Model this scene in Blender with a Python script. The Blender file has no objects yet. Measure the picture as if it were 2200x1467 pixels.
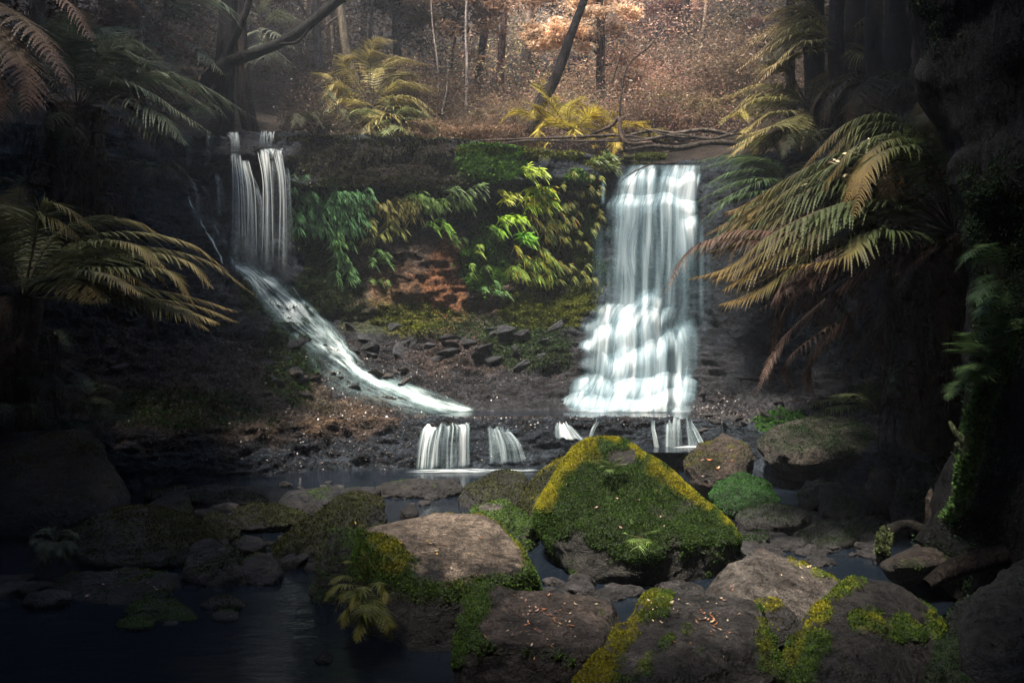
import bpy, bmesh, math, random
import numpy as np
from mathutils import Vector, Matrix
from mathutils.bvhtree import BVHTree
R = math.radians
rng = np.random.default_rng(7)
random.seed(7)
sc = bpy.context.scene
COL = sc.collection
# ------------------------------------------------------------------ camera, sky, sun, exposure
CAMZ, F = 1.7, 1711.0
cam = bpy.data.cameras.new('camera'); cam.sensor_width = 36; cam.lens = 28.0
cam.clip_start = 0.05; cam.clip_end = 1000
co = bpy.data.objects.new('camera', cam); COL.objects.link(co)
co.location = (0, 0, CAMZ); co.rotation_euler = (R(90), 0, 0); sc.camera = co
SUN_DIR = Vector((-0.25, -0.34, 0.90)).normalized()          # towards the sun
SUN_EL = math.asin(SUN_DIR.z); SUN_AZ = math.atan2(SUN_DIR.x, SUN_DIR.y)
w = bpy.data.worlds.new('World'); sc.world = w; w.use_nodes = True
nt = w.node_tree; nt.nodes.clear()
sky = nt.nodes.new('ShaderNodeTexSky'); sky.sky_type = 'NISHITA'; sky.sun_disc = False
sky.sun_elevation = SUN_EL; sky.sun_rotation = SUN_AZ
bg = nt.nodes.new('ShaderNodeBackground'); bg.inputs[1].default_value = 0.12
wo = nt.nodes.new('ShaderNodeOutputWorld')
nt.links.new(sky.outputs[0], bg.inputs[0]); nt.links.new(bg.outputs[0], wo.inputs[0])
sd = bpy.data.lights.new('sun', 'SUN'); sd.energy = 5.0; sd.angle = R(7); sd.color = (1.0, 0.91, 0.78)
so = bpy.data.objects.new('sun', sd); COL.objects.link(so)
so.rotation_euler = SUN_DIR.to_track_quat('Z', 'Y').to_euler()
sc.view_settings.view_transform = 'Standard'; sc.view_settings.look = 'None'
sc.view_settings.gamma = 1; sc.view_settings.exposure = 1.8
sc.render.engine = 'CYCLES'
cy = sc.cycles
cy.use_denoising = True; cy.max_bounces = 7; cy.diffuse_bounces = 3; cy.glossy_bounces = 2
cy.transmission_bounces = 2; cy.transparent_max_bounces = 24; cy.volume_bounces = 0
cy.use_adaptive_sampling = True; cy.adaptive_threshold = 0.02
cy.sample_clamp_indirect = 3.0
try: cy.volume_step_rate = 4
except Exception: pass

# ------------------------------------------------------------------ helpers
def P(px, py, d):                                            # point seen at (px, py), d metres deep
    return np.array([(px - 1100) / F * d, d, CAMZ - (py - 733) / F * d])
def zof(py, d): return CAMZ - (py - 733) / F * d
def depth_at(py, z=0.0): return (CAMZ - z) * F / (py - 733)

def _hash(ix, iy, iz, s):
    n = (ix * 73856093) ^ (iy * 19349663) ^ (iz * 83492791) ^ (s * 2654435761)
    n = n & 0xffffffff
    n = ((n ^ (n >> 15)) * 2246822519) & 0xffffffff
    n = ((n ^ (n >> 13)) * 3266489917) & 0xffffffff
    return ((n ^ (n >> 16)) & 0xffffff) / 16777215.0
def noise(p, s=0):
    p = np.asarray(p, float); i = np.floor(p).astype(np.int64); f = p - i
    f = f * f * f * (f * (f * 6 - 15) + 10); r = 0
    for a in (0, 1):
        wa = f[..., 0] if a else 1 - f[..., 0]
        for b in (0, 1):
            wb = f[..., 1] if b else 1 - f[..., 1]
            for c in (0, 1):
                wc = f[..., 2] if c else 1 - f[..., 2]
                r = r + wa * wb * wc * _hash(i[..., 0] + a, i[..., 1] + b, i[..., 2] + c, s)
    return r * 2 - 1
def fbm(p, o=4, s=0, g=.5):
    p = np.asarray(p, float); r = 0; a = 1; t = 0
    for k in range(o):
        r = r + a * noise(p * (2.03 ** k) + 17.3 * k, s + k); t += a; a *= g
    return r / t
def ridged(p, o=4, s=0):
    r = 0; a = 1; t = 0
    for k in range(o):
        r = r + a * (1 - 2 * np.abs(noise(p * (2.1 ** k) + 9.1 * k, s + k))); t += a; a *= .5
    return r / t
def sstep(a, b, x):
    t = np.clip((x - a) / (b - a), 0, 1); return t * t * (3 - 2 * t)
def nrm(v): return v / np.maximum(np.linalg.norm(v, axis=-1, keepdims=True), 1e-9)

class MB:                                                    # collects arrays, builds ONE mesh
    def __init__(s): s.v = []; s.f4 = []; s.f3 = []; s.c = []; s.n = 0; s.uv = []; s.d = []
    def add(s, v, f, c, uv=None, d=None):
        v = np.asarray(v, float).reshape(-1, 3); f = np.asarray(f, np.int64)
        c = np.asarray(c, float)
        if c.ndim == 1: c = np.tile(c[:3], (len(v), 1))
        s.v.append(v); s.c.append(c[:, :3])
        (s.f4 if f.shape[1] == 4 else s.f3).append(f + s.n)
        if uv is not None: s.uv.append(uv)
        if d is not None: s.d.append(d)
        s.n += len(v)
    def mesh(s, name, mat, smooth=False):
        me = bpy.data.meshes.new(name)
        v = np.concatenate(s.v)
        f4 = np.concatenate(s.f4) if s.f4 else np.zeros((0, 4), np.int64)
        f3 = np.concatenate(s.f3) if s.f3 else np.zeros((0, 3), np.int64)
        me.vertices.add(len(v)); me.vertices.foreach_set('co', v.astype(np.float32).ravel())
        idx = np.concatenate([f4.ravel(), f3.ravel()]); tot = np.concatenate([np.full(len(f4), 4), np.full(len(f3), 3)])
        me.loops.add(len(idx)); me.loops.foreach_set('vertex_index', idx.astype(np.int32))
        me.polygons.add(len(tot))
        me.polygons.foreach_set('loop_start', (np.cumsum(tot) - tot).astype(np.int32))
        if smooth: me.polygons.foreach_set('use_smooth', np.ones(len(tot), bool))
        a = me.attributes.new('Col', 'FLOAT_COLOR', 'POINT')
        c = np.concatenate(s.c); c4 = np.concatenate([np.clip(c, 0, 1), np.ones((len(c), 1))], 1)
        a.data.foreach_set('color', c4.astype(np.float32).ravel())
        if s.uv:
            u = me.attributes.new('flow', 'FLOAT_VECTOR', 'POINT'); uv = np.concatenate(s.uv)
            u.data.foreach_set('vector', np.concatenate([uv, np.zeros((len(uv), 1))], 1).astype(np.float32).ravel())
        if s.d:
            u = me.attributes.new('dens', 'FLOAT', 'POINT'); u.data.foreach_set('value', np.concatenate(s.d).astype(np.float32))
        me.update(calc_edges=True); me.validate()
        me.materials.append(mat)
        return me
    def obj(s, name, mat, parent=None, smooth=False, **tags):
        o = bpy.data.objects.new(name, s.mesh(name, mat, smooth)); COL.objects.link(o)
        if parent is not None: o.parent = parent; o.matrix_parent_inverse = Matrix.Translation(-Vector(parent.location))
        for k, x in tags.items(): o[k] = x
        return o
def thing(name, label, cat, loc, group=None):
    o = bpy.data.objects.new(name, None); COL.objects.link(o); o.empty_display_size = .1
    o.location = tuple(loc); o['label'] = label; o['category'] = cat
    if group: o['group'] = group
    return o
def tagit(o, label, cat, group=None):
    o['label'] = label; o['category'] = cat
    if group: o['group'] = group
    return o
def copy_tree(o, label=None, group=None):
    r = o.copy(); COL.objects.link(r)
    if label: r['label'] = label
    if group: r['group'] = group
    for ch in list(o.children):
        c = ch.copy(); COL.objects.link(c); c.parent = r
    return r

def catmull(pts, n):
    p = np.asarray(pts, float)
    if len(p) == 2: p = np.array([p[0], (p[0] + p[1]) / 2, p[1]])
    q = np.vstack([2 * p[0] - p[1], p, 2 * p[-1] - p[-2]])
    t = np.linspace(0, len(p) - 1 - 1e-9, n); i = t.astype(int); u = (t - i)[:, None]
    a, b, c, d = q[i], q[i + 1], q[i + 2], q[i + 3]
    return .5 * ((2 * b) + (c - a) * u + (2 * a - 5 * b + 4 * c - d) * u ** 2 + (3 * b - a - 3 * c + d) * u ** 3)
def grid_faces(nr, nc, wrap=False):
    i = np.arange(nr - 1)[:, None] * nc; j = np.arange(nc if wrap else nc - 1)[None]
    j2 = (j + 1) % nc
    return np.stack([i + j, i + j2, i + nc + j2, i + nc + j], -1).reshape(-1, 4)
def tube(mb, pts, radii, col, ns=8, n=None, rough=0.0, fr=3.0, seed=0, cvar=.25):
    n = n or max(4, len(pts) * 4)
    p = catmull(pts, n); r = np.interp(np.linspace(0, 1, n), np.linspace(0, 1, len(radii)), radii)
    T = nrm(np.gradient(p, axis=0)); up = np.array([.13, .21, .97]) if abs(T[:, 2]).mean() < .8 else np.array([1, .1, 0.])
    S = nrm(np.cross(T, up)); N = np.cross(S, T)
    a = np.linspace(0, 2 * np.pi, ns, endpoint=False)
    ring = p[:, None] + r[:, None, None] * (np.cos(a)[None, :, None] * S[:, None] + np.sin(a)[None, :, None] * N[:, None])
    if rough:
        k = fbm(ring * fr, 4, seed); ring = p[:, None] + (ring - p[:, None]) * (1 + rough * k)[..., None]
    cc = np.array(col)[None, None] * (1 + cvar * fbm(ring * 6, 3, seed + 5))[..., None]
    mb.add(ring.reshape(-1, 3), grid_faces(n, ns, True), cc.reshape(-1, 3))
    return p

# ------------------------------------------------------------------ materials
def mat_new(name):
    m = bpy.data.materials.new(name); m.use_nodes = True; t = m.node_tree; t.nodes.clear()
    o = t.nodes.new('ShaderNodeOutputMaterial'); return m, t, o
def nd(t, typ, **kw):
    n = t.nodes.new(typ)
    for k, v in kw.items(): setattr(n, k, v)
    return n
def colattr(t):
    a = nd(t, 'ShaderNodeAttribute'); a.attribute_name = 'Col'; return a.outputs['Color']
def ntex(t, scale, detail=6, rough=.6, vec=None, sc3=None):
    n = nd(t, 'ShaderNodeTexNoise'); n.inputs['Scale'].default_value = scale; n.inputs['Detail'].default_value = detail
    n.inputs['Roughness'].default_value = rough
    if vec is None:
        g = nd(t, 'ShaderNodeNewGeometry'); vec = g.outputs['Position']
    if sc3:
        mp = nd(t, 'ShaderNodeMapping'); mp.inputs['Scale'].default_value = sc3; t.links.new(vec, mp.inputs[0]); vec = mp.outputs[0]
    t.links.new(vec, n.inputs['Vector']); return n.outputs['Fac']
def mrange(t, x, a, b, c, d):
    n = nd(t, 'ShaderNodeMapRange'); t.links.new(x, n.inputs[0])
    for i, v in enumerate((a, b, c, d)): n.inputs[i + 1].default_value = v
    return n.outputs[0]
def math2(t, op, a, b):
    n = nd(t, 'ShaderNodeMath', operation=op)
    for i, x in enumerate((a, b)):
        if isinstance(x, (int, float)): n.inputs[i].default_value = x
        else: t.links.new(x, n.inputs[i])
    return n.outputs[0]
def scalecol(t, c, f):
    n = nd(t, 'ShaderNodeVectorMath', operation='SCALE'); t.links.new(c, n.inputs[0]); t.links.new(f, n.inputs['Scale']); return n.outputs[0]
def rockmat(name, strat=1.0, wet=(.25, .75), bump=.6, fine=60, spec=.5):
    m, t, o = mat_new(name); b = nd(t, 'ShaderNodeBsdfPrincipled')
    n1 = ntex(t, 3.0, 8, .65, sc3=(1, 1, strat)); n2 = ntex(t, fine, 5, .7); n3 = ntex(t, 14, 6, .7, sc3=(1, 1, strat))
    v = mrange(t, n1, .36, .64, .45, 1.5); v2 = mrange(t, n2, .40, .60, .45, 1.6)
    n4 = ntex(t, 5.5, 3, .5, sc3=(1, 1.6, strat * .8)); ab = math2(t, 'ABSOLUTE', math2(t, 'SUBTRACT', n4, .5), 0); ck = mrange(t, ab, 0, .022, .35, 1)
    v3 = math2(t, 'MULTIPLY', mrange(t, n3, .38, .62, .6, 1.4), ck)
    c = scalecol(t, scalecol(t, scalecol(t, colattr(t), v), v2), v3)
    t.links.new(c, b.inputs['Base Color'])
    t.links.new(mrange(t, n3, .35, .65, wet[0], wet[1]), b.inputs['Roughness'])
    b.inputs['Specular IOR Level'].default_value = spec
    h = math2(t, 'ADD', math2(t, 'ADD', math2(t, 'MULTIPLY', ck, .12), math2(t, 'MULTIPLY', n1, 1.0)), math2(t, 'ADD', math2(t, 'MULTIPLY', n3, .5), math2(t, 'MULTIPLY', n2, .14)))
    bp = nd(t, 'ShaderNodeBump'); bp.inputs['Strength'].default_value = bump; bp.inputs['Distance'].default_value = .12
    t.links.new(h, bp.inputs['Height']); t.links.new(bp.outputs[0], b.inputs['Normal'])
    t.links.new(b.outputs[0], o.inputs[0]); return m
def leafmat(name, trans=.35, rough=.5, spec=.35, var=.35, vscale=5):
    m, t, o = mat_new(name); b = nd(t, 'ShaderNodeBsdfPrincipled'); tr = nd(t, 'ShaderNodeBsdfTranslucent'); mx = nd(t, 'ShaderNodeMixShader')
    v = mrange(t, ntex(t, vscale, 3), .3, .7, 1 - var, 1 + var); c = scalecol(t, colattr(t), v)
    t.links.new(c, b.inputs['Base Color']); t.links.new(c, tr.inputs[0])
    b.inputs['Roughness'].default_value = rough; b.inputs['Specular IOR Level'].default_value = spec
    mx.inputs[0].default_value = trans
    t.links.new(b.outputs[0], mx.inputs[1]); t.links.new(tr.outputs[0], mx.inputs[2]); t.links.new(mx.outputs[0], o.inputs[0]); return m
def poolmat(name, strengthb=.25):
    m, t, o = mat_new(name); b = nd(t, 'ShaderNodeBsdfPrincipled')
    b.inputs['Base Color'].default_value = (.006, .009, .014, 1); b.inputs['Roughness'].default_value = .09
    b.inputs['IOR'].default_value = 1.33
    n = ntex(t, 2.2, 5, .55, sc3=(1, 2.4, 1)); bp = nd(t, 'ShaderNodeBump'); bp.inputs['Strength'].default_value = strengthb; bp.inputs['Distance'].default_value = .05
    t.links.new(n, bp.inputs['Height']); t.links.new(bp.outputs[0], b.inputs['Normal']); t.links.new(b.outputs[0], o.inputs[0]); return m
def fallmat(name, c0=(.42, .66, .78), c1=(.78, .81, .82), su=46.0, sv=1.1, lo=.36, hi=.66, base=.12):
    m, t, o = mat_new(name)
    a = nd(t, 'ShaderNodeAttribute'); a.attribute_name = 'flow'; dn = nd(t, 'ShaderNodeAttribute'); dn.attribute_name = 'dens'
    n1 = ntex(t, 1.0, 4, .6, vec=a.outputs['Vector'], sc3=(su, sv, 1)); n2 = ntex(t, 1.0, 3, .6, vec=a.outputs['Vector'], sc3=(su * .22, sv * .8, 1))
    n = math2(t, 'ADD', math2(t, 'MULTIPLY', n1, .5), math2(t, 'MULTIPLY', n2, .5))
    s = mrange(t, n, lo, hi, base, 1.0); al = math2(t, 'MULTIPLY', s, dn.outputs['Fac'])
    cl = nd(t, 'ShaderNodeClamp'); t.links.new(al, cl.inputs[0])
    mc = nd(t, 'ShaderNodeMix', data_type='RGBA'); t.links.new(cl.outputs[0], mc.inputs[0])
    mc.inputs[6].default_value = (*c0, 1); mc.inputs[7].default_value = (*c1, 1)
    df = nd(t, 'ShaderNodeBsdfDiffuse'); tl = nd(t, 'ShaderNodeBsdfTranslucent'); t.links.new(mc.outputs[2], df.inputs[0]); t.links.new(mc.outputs[2], tl.inputs[0])
    m1 = nd(t, 'ShaderNodeMixShader'); m1.inputs[0].default_value = .35; t.links.new(df.outputs[0], m1.inputs[1]); t.links.new(tl.outputs[0], m1.inputs[2])
    tp = nd(t, 'ShaderNodeBsdfTransparent'); m2 = nd(t, 'ShaderNodeMixShader')
    t.links.new(cl.outputs[0], m2.inputs[0]); t.links.new(tp.outputs[0], m2.inputs[1]); t.links.new(m1.outputs[0], m2.inputs[2])
    t.links.new(m2.outputs[0], o.inputs[0]); return m
M_CLIFF = rockmat('cliff_rock', strat=1.6, wet=(.45, .9), bump=1.0, fine=24, spec=.13)
M_ROCK = rockmat('boulder_rock', strat=1.2, wet=(.30, .85), bump=1.0, fine=85, spec=.38)
M_BARK = rockmat('bark', strat=.25, wet=(.6, .9), bump=.8, fine=50, spec=.08)
M_LEAF = leafmat('leaf')
M_FERN = leafmat('fern', trans=.3, rough=.55, spec=.2)
M_STRAP = leafmat('strap_leaf', trans=.25, rough=.35, spec=.5, var=.25)
M_MOSS = leafmat('moss', trans=.25, rough=.8, spec=.1, var=.3, vscale=9)
M_LITTER = leafmat('litter', trans=.05, rough=.35, spec=.6, var=.3, vscale=20)
M_POOL = poolmat('pool_water')
M_FALL = fallmat('falling_water', c0=(.26,.46,.56), su=17, sv=.45, lo=.37, hi=.65, base=.22)
M_LEDGE = fallmat('ledge_water', c0=(.35,.5,.55), c1=(.85, .87, .88), su=30, sv=.5, lo=.41, hi=.62, base=.05)
M_FALL2 = fallmat('thin_falling_water', c0=(.5, .6, .64), c1=(.92, .90, .85), su=52, sv=.25, lo=.40, hi=.64, base=.12)
M_CASC = fallmat('cascading_water', c0=(.35, .55, .58), c1=(.95, 1, .98), su=15, sv=1.9, lo=.40, hi=.64, base=.05)
M_FOAM = fallmat('foam', c0=(.6, .72, .78), c1=(.97, .98, .98), su=2.6, sv=9.0, lo=.43, hi=.62, base=.0)

# ------------------------------------------------------------------ the terrain: plateau, cliff, talus, ledge, creek bed as one sheet
# each column: (px, [(depth, py) for lip top, lip bottom, recess, wall middle, wall foot, slope middle, slope foot, pool bed, ledge back, ledge lip, ledge foot])
cols = [
 (-2200, [(4.0,-900),(4,-500),(4.2,-300),(4.2,-100),(4.0,300),(3.8,600),(3.6,800),(3.5,1000),(3.4,1200),(3.3,1300),(3.1,1700)]),
 (-1000, [(7.0,-300),(7,-100),(7.2,60),(7.2,250),(7,420),(6.8,560),(6.6,700),(6.4,820),(6.2,900),(6.0,1000),(5.6,1270)]),
 (-300, [(9.6,150),(9.6,250),(9.8,330),(9.7,430),(9.5,540),(9.2,640),(8.9,740),(8.6,830),(8.3,900),(8.0,970),(7.6,1120)]),
 (0,   [(11.0,260),(11,330),(11.2,400),(11.1,470),(10.9,560),(10.5,650),(10.1,740),(9.7,820),(9.2,890),(8.8,950),(8.5,1070)]),
 (250, [(12.0,290),(12,350),(12.2,400),(12.1,470),(11.9,560),(11.5,655),(11.0,740),(10.5,820),(10.0,890),(9.6,935),(9.3,1048)]),
 (430, [(12.9,300),(12.9,360),(13.0,400),(12.9,480),(12.7,560),(12.2,640),(11.7,720),(11.1,800),(10.5,870),(10.05,920),(9.75,1035)]),
 (500, [(13.3,288),(13.2,340),(13.4,350),(13.3,460),(13.0,575),(12.4,660),(11.9,745),(11.3,820),(10.7,880),(10.25,920),(9.95,1028)]),
 (560, [(13.5,288),(13.4,335),(13.7,345),(13.6,470),(13.3,595),(12.7,690),(12.1,770),(11.5,835),(10.9,885),(10.45,915),(10.15,1022)]),
 (620, [(13.7,290),(13.6,400),(14.1,410),(13.9,520),(13.5,630),(13.0,715),(12.3,800),(11.6,855),(11.0,890),(10.6,912),(10.3,1016)]),
 (700, [(13.9,292),(13.85,398),(14.02,408),(14.1,540),(14.0,690),(13.2,765),(12.5,835),(11.8,875),(11.2,895),(10.8,908),(10.5,1010)]),
 (850, [(13.9,296),(13.85,400),(14.02,412),(14.1,560),(14.1,700),(13.4,780),(12.7,845),(12.1,880),(11.35,899),(10.95,900),(10.6,1006)]),
 (1000,[(13.9,305),(13.85,405),(13.98,418),(14.1,570),(14.1,700),(13.5,780),(12.9,860),(12.3,898),(11.35,900),(10.95,901),(10.7,1003)]),
 (1150,[(13.8,322),(13.8,380),(14.1,400),(14.2,570),(14.1,700),(13.5,790),(13.0,862),(12.4,898),(11.4,899),(11.0,901),(10.8,1000)]),
 (1270,[(13.8,330),(13.75,385),(13.9,400),(14.1,570),(13.9,700),(13.5,790),(13.1,862),(12.5,895),(11.5,898),(11.1,900),(10.9,985)]),
 (1330,[(14.0,352),(14.0,400),(14.0,430),(13.9,600),(13.6,720),(13.3,800),(13.1,865),(12.6,893),(11.5,898),(11.15,900),(11.0,975)]),
 (1480,[(14.0,352),(14.0,400),(14.0,430),(14.0,600),(13.75,730),(13.4,800),(13.1,865),(12.5,893),(11.6,897),(11.2,900),(11.0,970)]),
 (1540,[(13.7,335),(13.5,400),(13.5,430),(13.3,600),(13.1,740),(12.8,815),(12.4,862),(12.0,885),(11.6,892),(11.1,900),(10.8,970)]),
 (1650,[(13.0,330),(12.9,440),(13.1,480),(12.9,640),(12.5,780),(12.0,835),(11.6,860),(11.1,885),(10.7,898),(10.2,925),(9.8,985)]),
 (1800,[(12.3,300),(12.2,420),(12.4,480),(12.2,640),(11.7,800),(11.2,845),(10.7,875),(10.2,900),(9.8,915),(9.3,940),(8.9,1020)]),
 (2000,[(11.0,220),(10.9,380),(11.1,450),(10.9,640),(10.5,820),(10.0,870),(9.5,910),(9.0,940),(8.6,965),(8.2,990),(7.8,1080)]),
 (2250,[(9.2,100),(9.1,300),(9.3,400),(9.1,640),(8.7,850),(8.3,920),(7.9,980),(7.5,1020),(7.1,1050),(6.8,1080),(6.4,1160)]),
 (3000,[(6.5,-300),(6.4,0),(6.6,200),(6.5,600),(6.2,900),(5.9,1000),(5.6,1080),(5.3,1130),(5.0,1180),(4.8,1230),(4.5,1350)]),
 (4400,[(4.0,-900),(4,-500),(4.2,-300),(4.2,-100),(4.0,300),(3.8,600),(3.6,800),(3.5,1000),(3.4,1200),(3.3,1300),(3.1,1700)]),
]
cpx = np.array([c[0] for c in cols], float)
prof = []
for px, pts in cols:
    q = [(d, zof(py, d)) for d, py in pts]
    d0, z0 = q[0]; side = min(1, abs(px - 1050) / 900.0)
    head = [(75, 34 + 6 * side), (33, 13.0 + 5 * side), (22, 7.6 + 3.5 * side), (17, z0 + .5 + 1.5 * side), (d0 + 1.0, z0 + .08)]
    d1 = q[-1][0]
    tail = [(d1 - .35, -.22 if px < 1350 or px > 2300 else -.1), (d1 - 2.0, -.3), (3.2, -.4), (1.8, -.5)] if d1 > 4.5 else [(d1 - .2, -.3), (2.6, -.4), (2.2, -.45), (1.8, -.5)]
    prof.append(head + q + tail)
prof = np.array(prof)                                        # columns x levels x (d, z)
seg = [10, 14, 14, 10, 34, 10, 46, 46, 40, 36, 30, 16, 16, 10, 34, 8, 22, 50, 8][:prof.shape[1] - 1]
lv = np.concatenate([np.linspace(i, i + 1, s, endpoint=False) for i, s in enumerate(seg)] + [[prof.shape[1] - 1]])
NX = 760
pxs = np.interp(np.linspace(0, 1, NX), [0, .06, .94, 1], [-2200, -250, 2450, 4400])
def smooth_interp(x, xp, fp):                                # rounded across the columns
    off = np.array([-45, -20, 0, 20, 45.]); return np.mean([np.interp(x + o, xp, fp) for o in off], 0)
lvl = np.arange(prof.shape[1])
Dc = np.stack([smooth_interp(pxs, cpx, prof[:, k, 0]) for k in lvl], 1); Zc = np.stack([smooth_interp(pxs, cpx, prof[:, k, 1]) for k in lvl], 1)
i0 = np.minimum(lv.astype(int), prof.shape[1] - 2); fr = lv - i0
TD = Dc[:, i0] * (1 - fr) + Dc[:, i0 + 1] * fr; TZ = Zc[:, i0] * (1 - fr) + Zc[:, i0 + 1] * fr
TPX = np.repeat(pxs[:, None], len(lv), 1)
T = np.stack([(TPX - 1100) / F * TD, TD, TZ], -1)
LV = np.repeat(lv[None], NX, 0)
du = np.gradient(T, axis=0); dv = np.gradient(T, axis=1); TN = nrm(np.cross(dv, du))
TN[TN[..., 1] > .3] *= 1
flip = ((TN * (np.array([0, 0, 3.0]) - T)).sum(-1) < 0) & (LV > 4); TN[flip] *= -1
TN[(LV <= 4) & (TN[..., 2] < 0)] *= -1
wallw = sstep(4.2, 5.2, LV) * (1 - sstep(9.0, 10.0, LV)); slopew = sstep(8.6, 9.6, LV) * (1 - sstep(13.2, 14.2, LV)); ledgew = sstep(13.7, 14.1, LV) * (1 - sstep(15, 15.4, LV))
aniso = np.array([1.3, 1.3, 2.2])
midw = sstep(5.8, 6.3, LV) * (1 - sstep(7.6, 8.0, LV)); T0 = T * np.array([2.5, 2.5, .8])
disp = wallw * (1 - .75 * midw) * (.20 * fbm(T * aniso * 1.2, 5, 3) + .05 * ridged(T * aniso * 3.0, 4, 9) + .03 * fbm(T * np.array([9, 9, 7.]), 4, 13))
disp += wallw * midw * (.07 * fbm(T0, 5, 15) + .03 * fbm(T * 6, 4, 16))
disp += slopew * (.16 * fbm(T * np.array([1.3, 1.3, 2.6]), 4, 21) + .10 * ridged(T * np.array([1.6, 2.4, 7.0]), 4, 31) + .05 * ridged(T * np.array([5, 5, 14.]), 3, 37) + .02 * fbm(T * 13, 3, 5))
disp += ledgew * (.10 * fbm(T * np.array([3, 3, 5.]), 4, 41) + .05 * ridged(T * np.array([5, 5, 12.]), 3, 44))
disp += (LV > 15.3) * .05 * fbm(T * 2.5, 3, 61)
disp += (LV < 4.2) * (.25 * fbm(T * .5, 4, 71))
poolz = sstep(10.7, 11.5, LV) * (1 - sstep(13.2, 14.2, LV)) * sstep(820, 960, TPX) * (1 - sstep(1500, 1560, TPX))
disp *= (1 - .75 * poolz)
T = T + TN * disp[..., None]
SPX = 1100 + T[..., 0] / T[..., 1] * F; SPY = 733 + (CAMZ - T[..., 2]) / T[..., 1] * F     # for the stain and shade positions
nz = fbm(T * np.array([1.2, 1.2, 1.0]), 5, 81) * (1 - midw) + midw * 1.15 * fbm(T * np.array([3.6, 3.6, .7]), 5, 83); n2 = fbm(T * 4.5, 4, 91)
C = np.zeros(T.shape) + np.array([.017, .022, .029])
C += (LV < 4.3)[..., None] * (np.array([.022, .016, .012]) - C)
k = slopew[..., None]; C = C * (1 - k) + k * np.array([.021, .021, .024])
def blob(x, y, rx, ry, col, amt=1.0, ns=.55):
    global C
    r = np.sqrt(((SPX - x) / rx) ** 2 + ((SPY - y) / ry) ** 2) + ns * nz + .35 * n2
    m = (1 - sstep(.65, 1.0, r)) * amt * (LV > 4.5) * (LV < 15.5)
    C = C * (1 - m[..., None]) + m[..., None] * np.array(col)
blob(820, 350, 260, 70, (.009, .006, .006), 1.0, .3); blob(1610, 600, 110, 260, (.006, .008, .011), 1.0, .3); blob(500, 400, 130, 160, (.009, .010, .013), .9, .3); blob(350, 830, 380, 150, (.050, .036, .026), .9); blob(560, 880, 280, 60, (.06, .042, .028), .8)  # near-black blob right of the big fall paints shade over sunlit rock
blob(960, 600, 330, 130, (.060, .042, .028), .8)
blob(900, 660, 110, 60, (.10, .075, .02)); blob(870, 690, 70, 40, (.075, .075, .018))
blob(965, 590, 48, 90, (.125, .054, .026), .9); blob(895, 650, 48, 66, (.11, .052, .026), .8); blob(935, 640, 40, 66, (.14, .058, .027), .8); blob(860, 670, 60, 50, (.075, .07, .02), .7)
blob(850, 610, 60, 60, (.09, .05, .03), .7)
blob(1060, 350, 80, 55, (.045, .085, .018)); blob(1050, 560, 70, 75, (.045, .085, .02)); blob(1240, 420, 60, 90, (.06, .085, .02))
blob(1190, 630, 110, 75, (.085, .095, .018)); blob(1140, 660, 60, 50, (.05, .08, .02)); blob(1180, 500, 130, 120, (.04, .05, .018), .8)
blob(1200, 335, 90, 14, (.09, .10, .02)); blob(1000, 770, 120, 50, (.05, .032, .024), .6); blob(1130, 740, 90, 60, (.03, .05, .02), .8)
blob(800, 690, 80, 30, (.04, .05, .02), .6); blob(700, 470, 90, 90, (.03, .045, .02), .7); blob(720, 910, 120, 40, (.07, .04, .02), .5)
blob(330, 870, 200, 40, (.05, .05, .02), .6); blob(620, 760, 60, 90, (.03, .045, .016), .7); blob(520, 860, 200, 60, (.06, .055, .03), .5)
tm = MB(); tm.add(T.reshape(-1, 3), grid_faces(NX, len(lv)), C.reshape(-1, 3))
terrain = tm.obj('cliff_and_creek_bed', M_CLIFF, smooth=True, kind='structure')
terrain.name = 'hillside'
tv = T.reshape(-1, 3)
BV = BVHTree.FromPolygons([tuple(x) for x in tv.tolist()], grid_faces(NX, len(lv)).tolist())
CAM = Vector((0, 0, CAMZ))
def hit(px, py, off=0.0):                                    # the rock surface behind a pixel
    d = Vector(P(px, py, 1.0)) - CAM; d.normalize()
    h = BV.ray_cast(CAM + d * 2.5, d, 90)
    if h[0] is None: return None, None
    n = h[1] if h[1].dot(d) < 0 else -h[1]
    return np.array(h[0] + n * off), np.array(n)
gm = MB(); gv = [[-400, -400, -1.2], [400, -400, -1.2], [400, 400, -1.2], [-400, 400, -1.2]]
gm.add(gv, [[0, 1, 2, 3]], (.05, .04, .03)); gm.obj('ground', M_CLIFF, kind='structure')

# ------------------------------------------------------------------ water sheets
def sheet(pts, z, name):
    mb = MB(); v = [(x, y, z) for x, y in pts]
    me = bpy.data.meshes.new(name); me.from_pydata(v, [], [list(range(len(v)))]); me.materials.append(M_POOL)
    o = bpy.data.objects.new(name, me); COL.objects.link(o); o['kind'] = 'structure'; return o
def xa(px, d): return ((px - 1100) / F * d, d)
sheet([(-4.6, 1.2), (5.5, 1.2), xa(2500, 6.5), xa(1500, 11.0), xa(1000, 11.0), xa(500, 10.3), xa(150, 9.5), xa(-200, 8.3)], 0.0, 'creek_water')
sheet([xa(850, 11.3), xa(905, 11.15), xa(1010, 11.12), xa(1100, 11.15), xa(1300, 11.25), xa(1500, 11.35), xa(1620, 11.4), xa(1560, 12.8), xa(1300, 13.3), xa(1000, 13.3), xa(850, 12.6)], .602, 'upper_pool_water')
sheet([xa(1350, 10.3), xa(1640, 10.2), xa(1600, 11.2), xa(1340, 11.2)], .27, 'side_pool_water')

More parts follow.
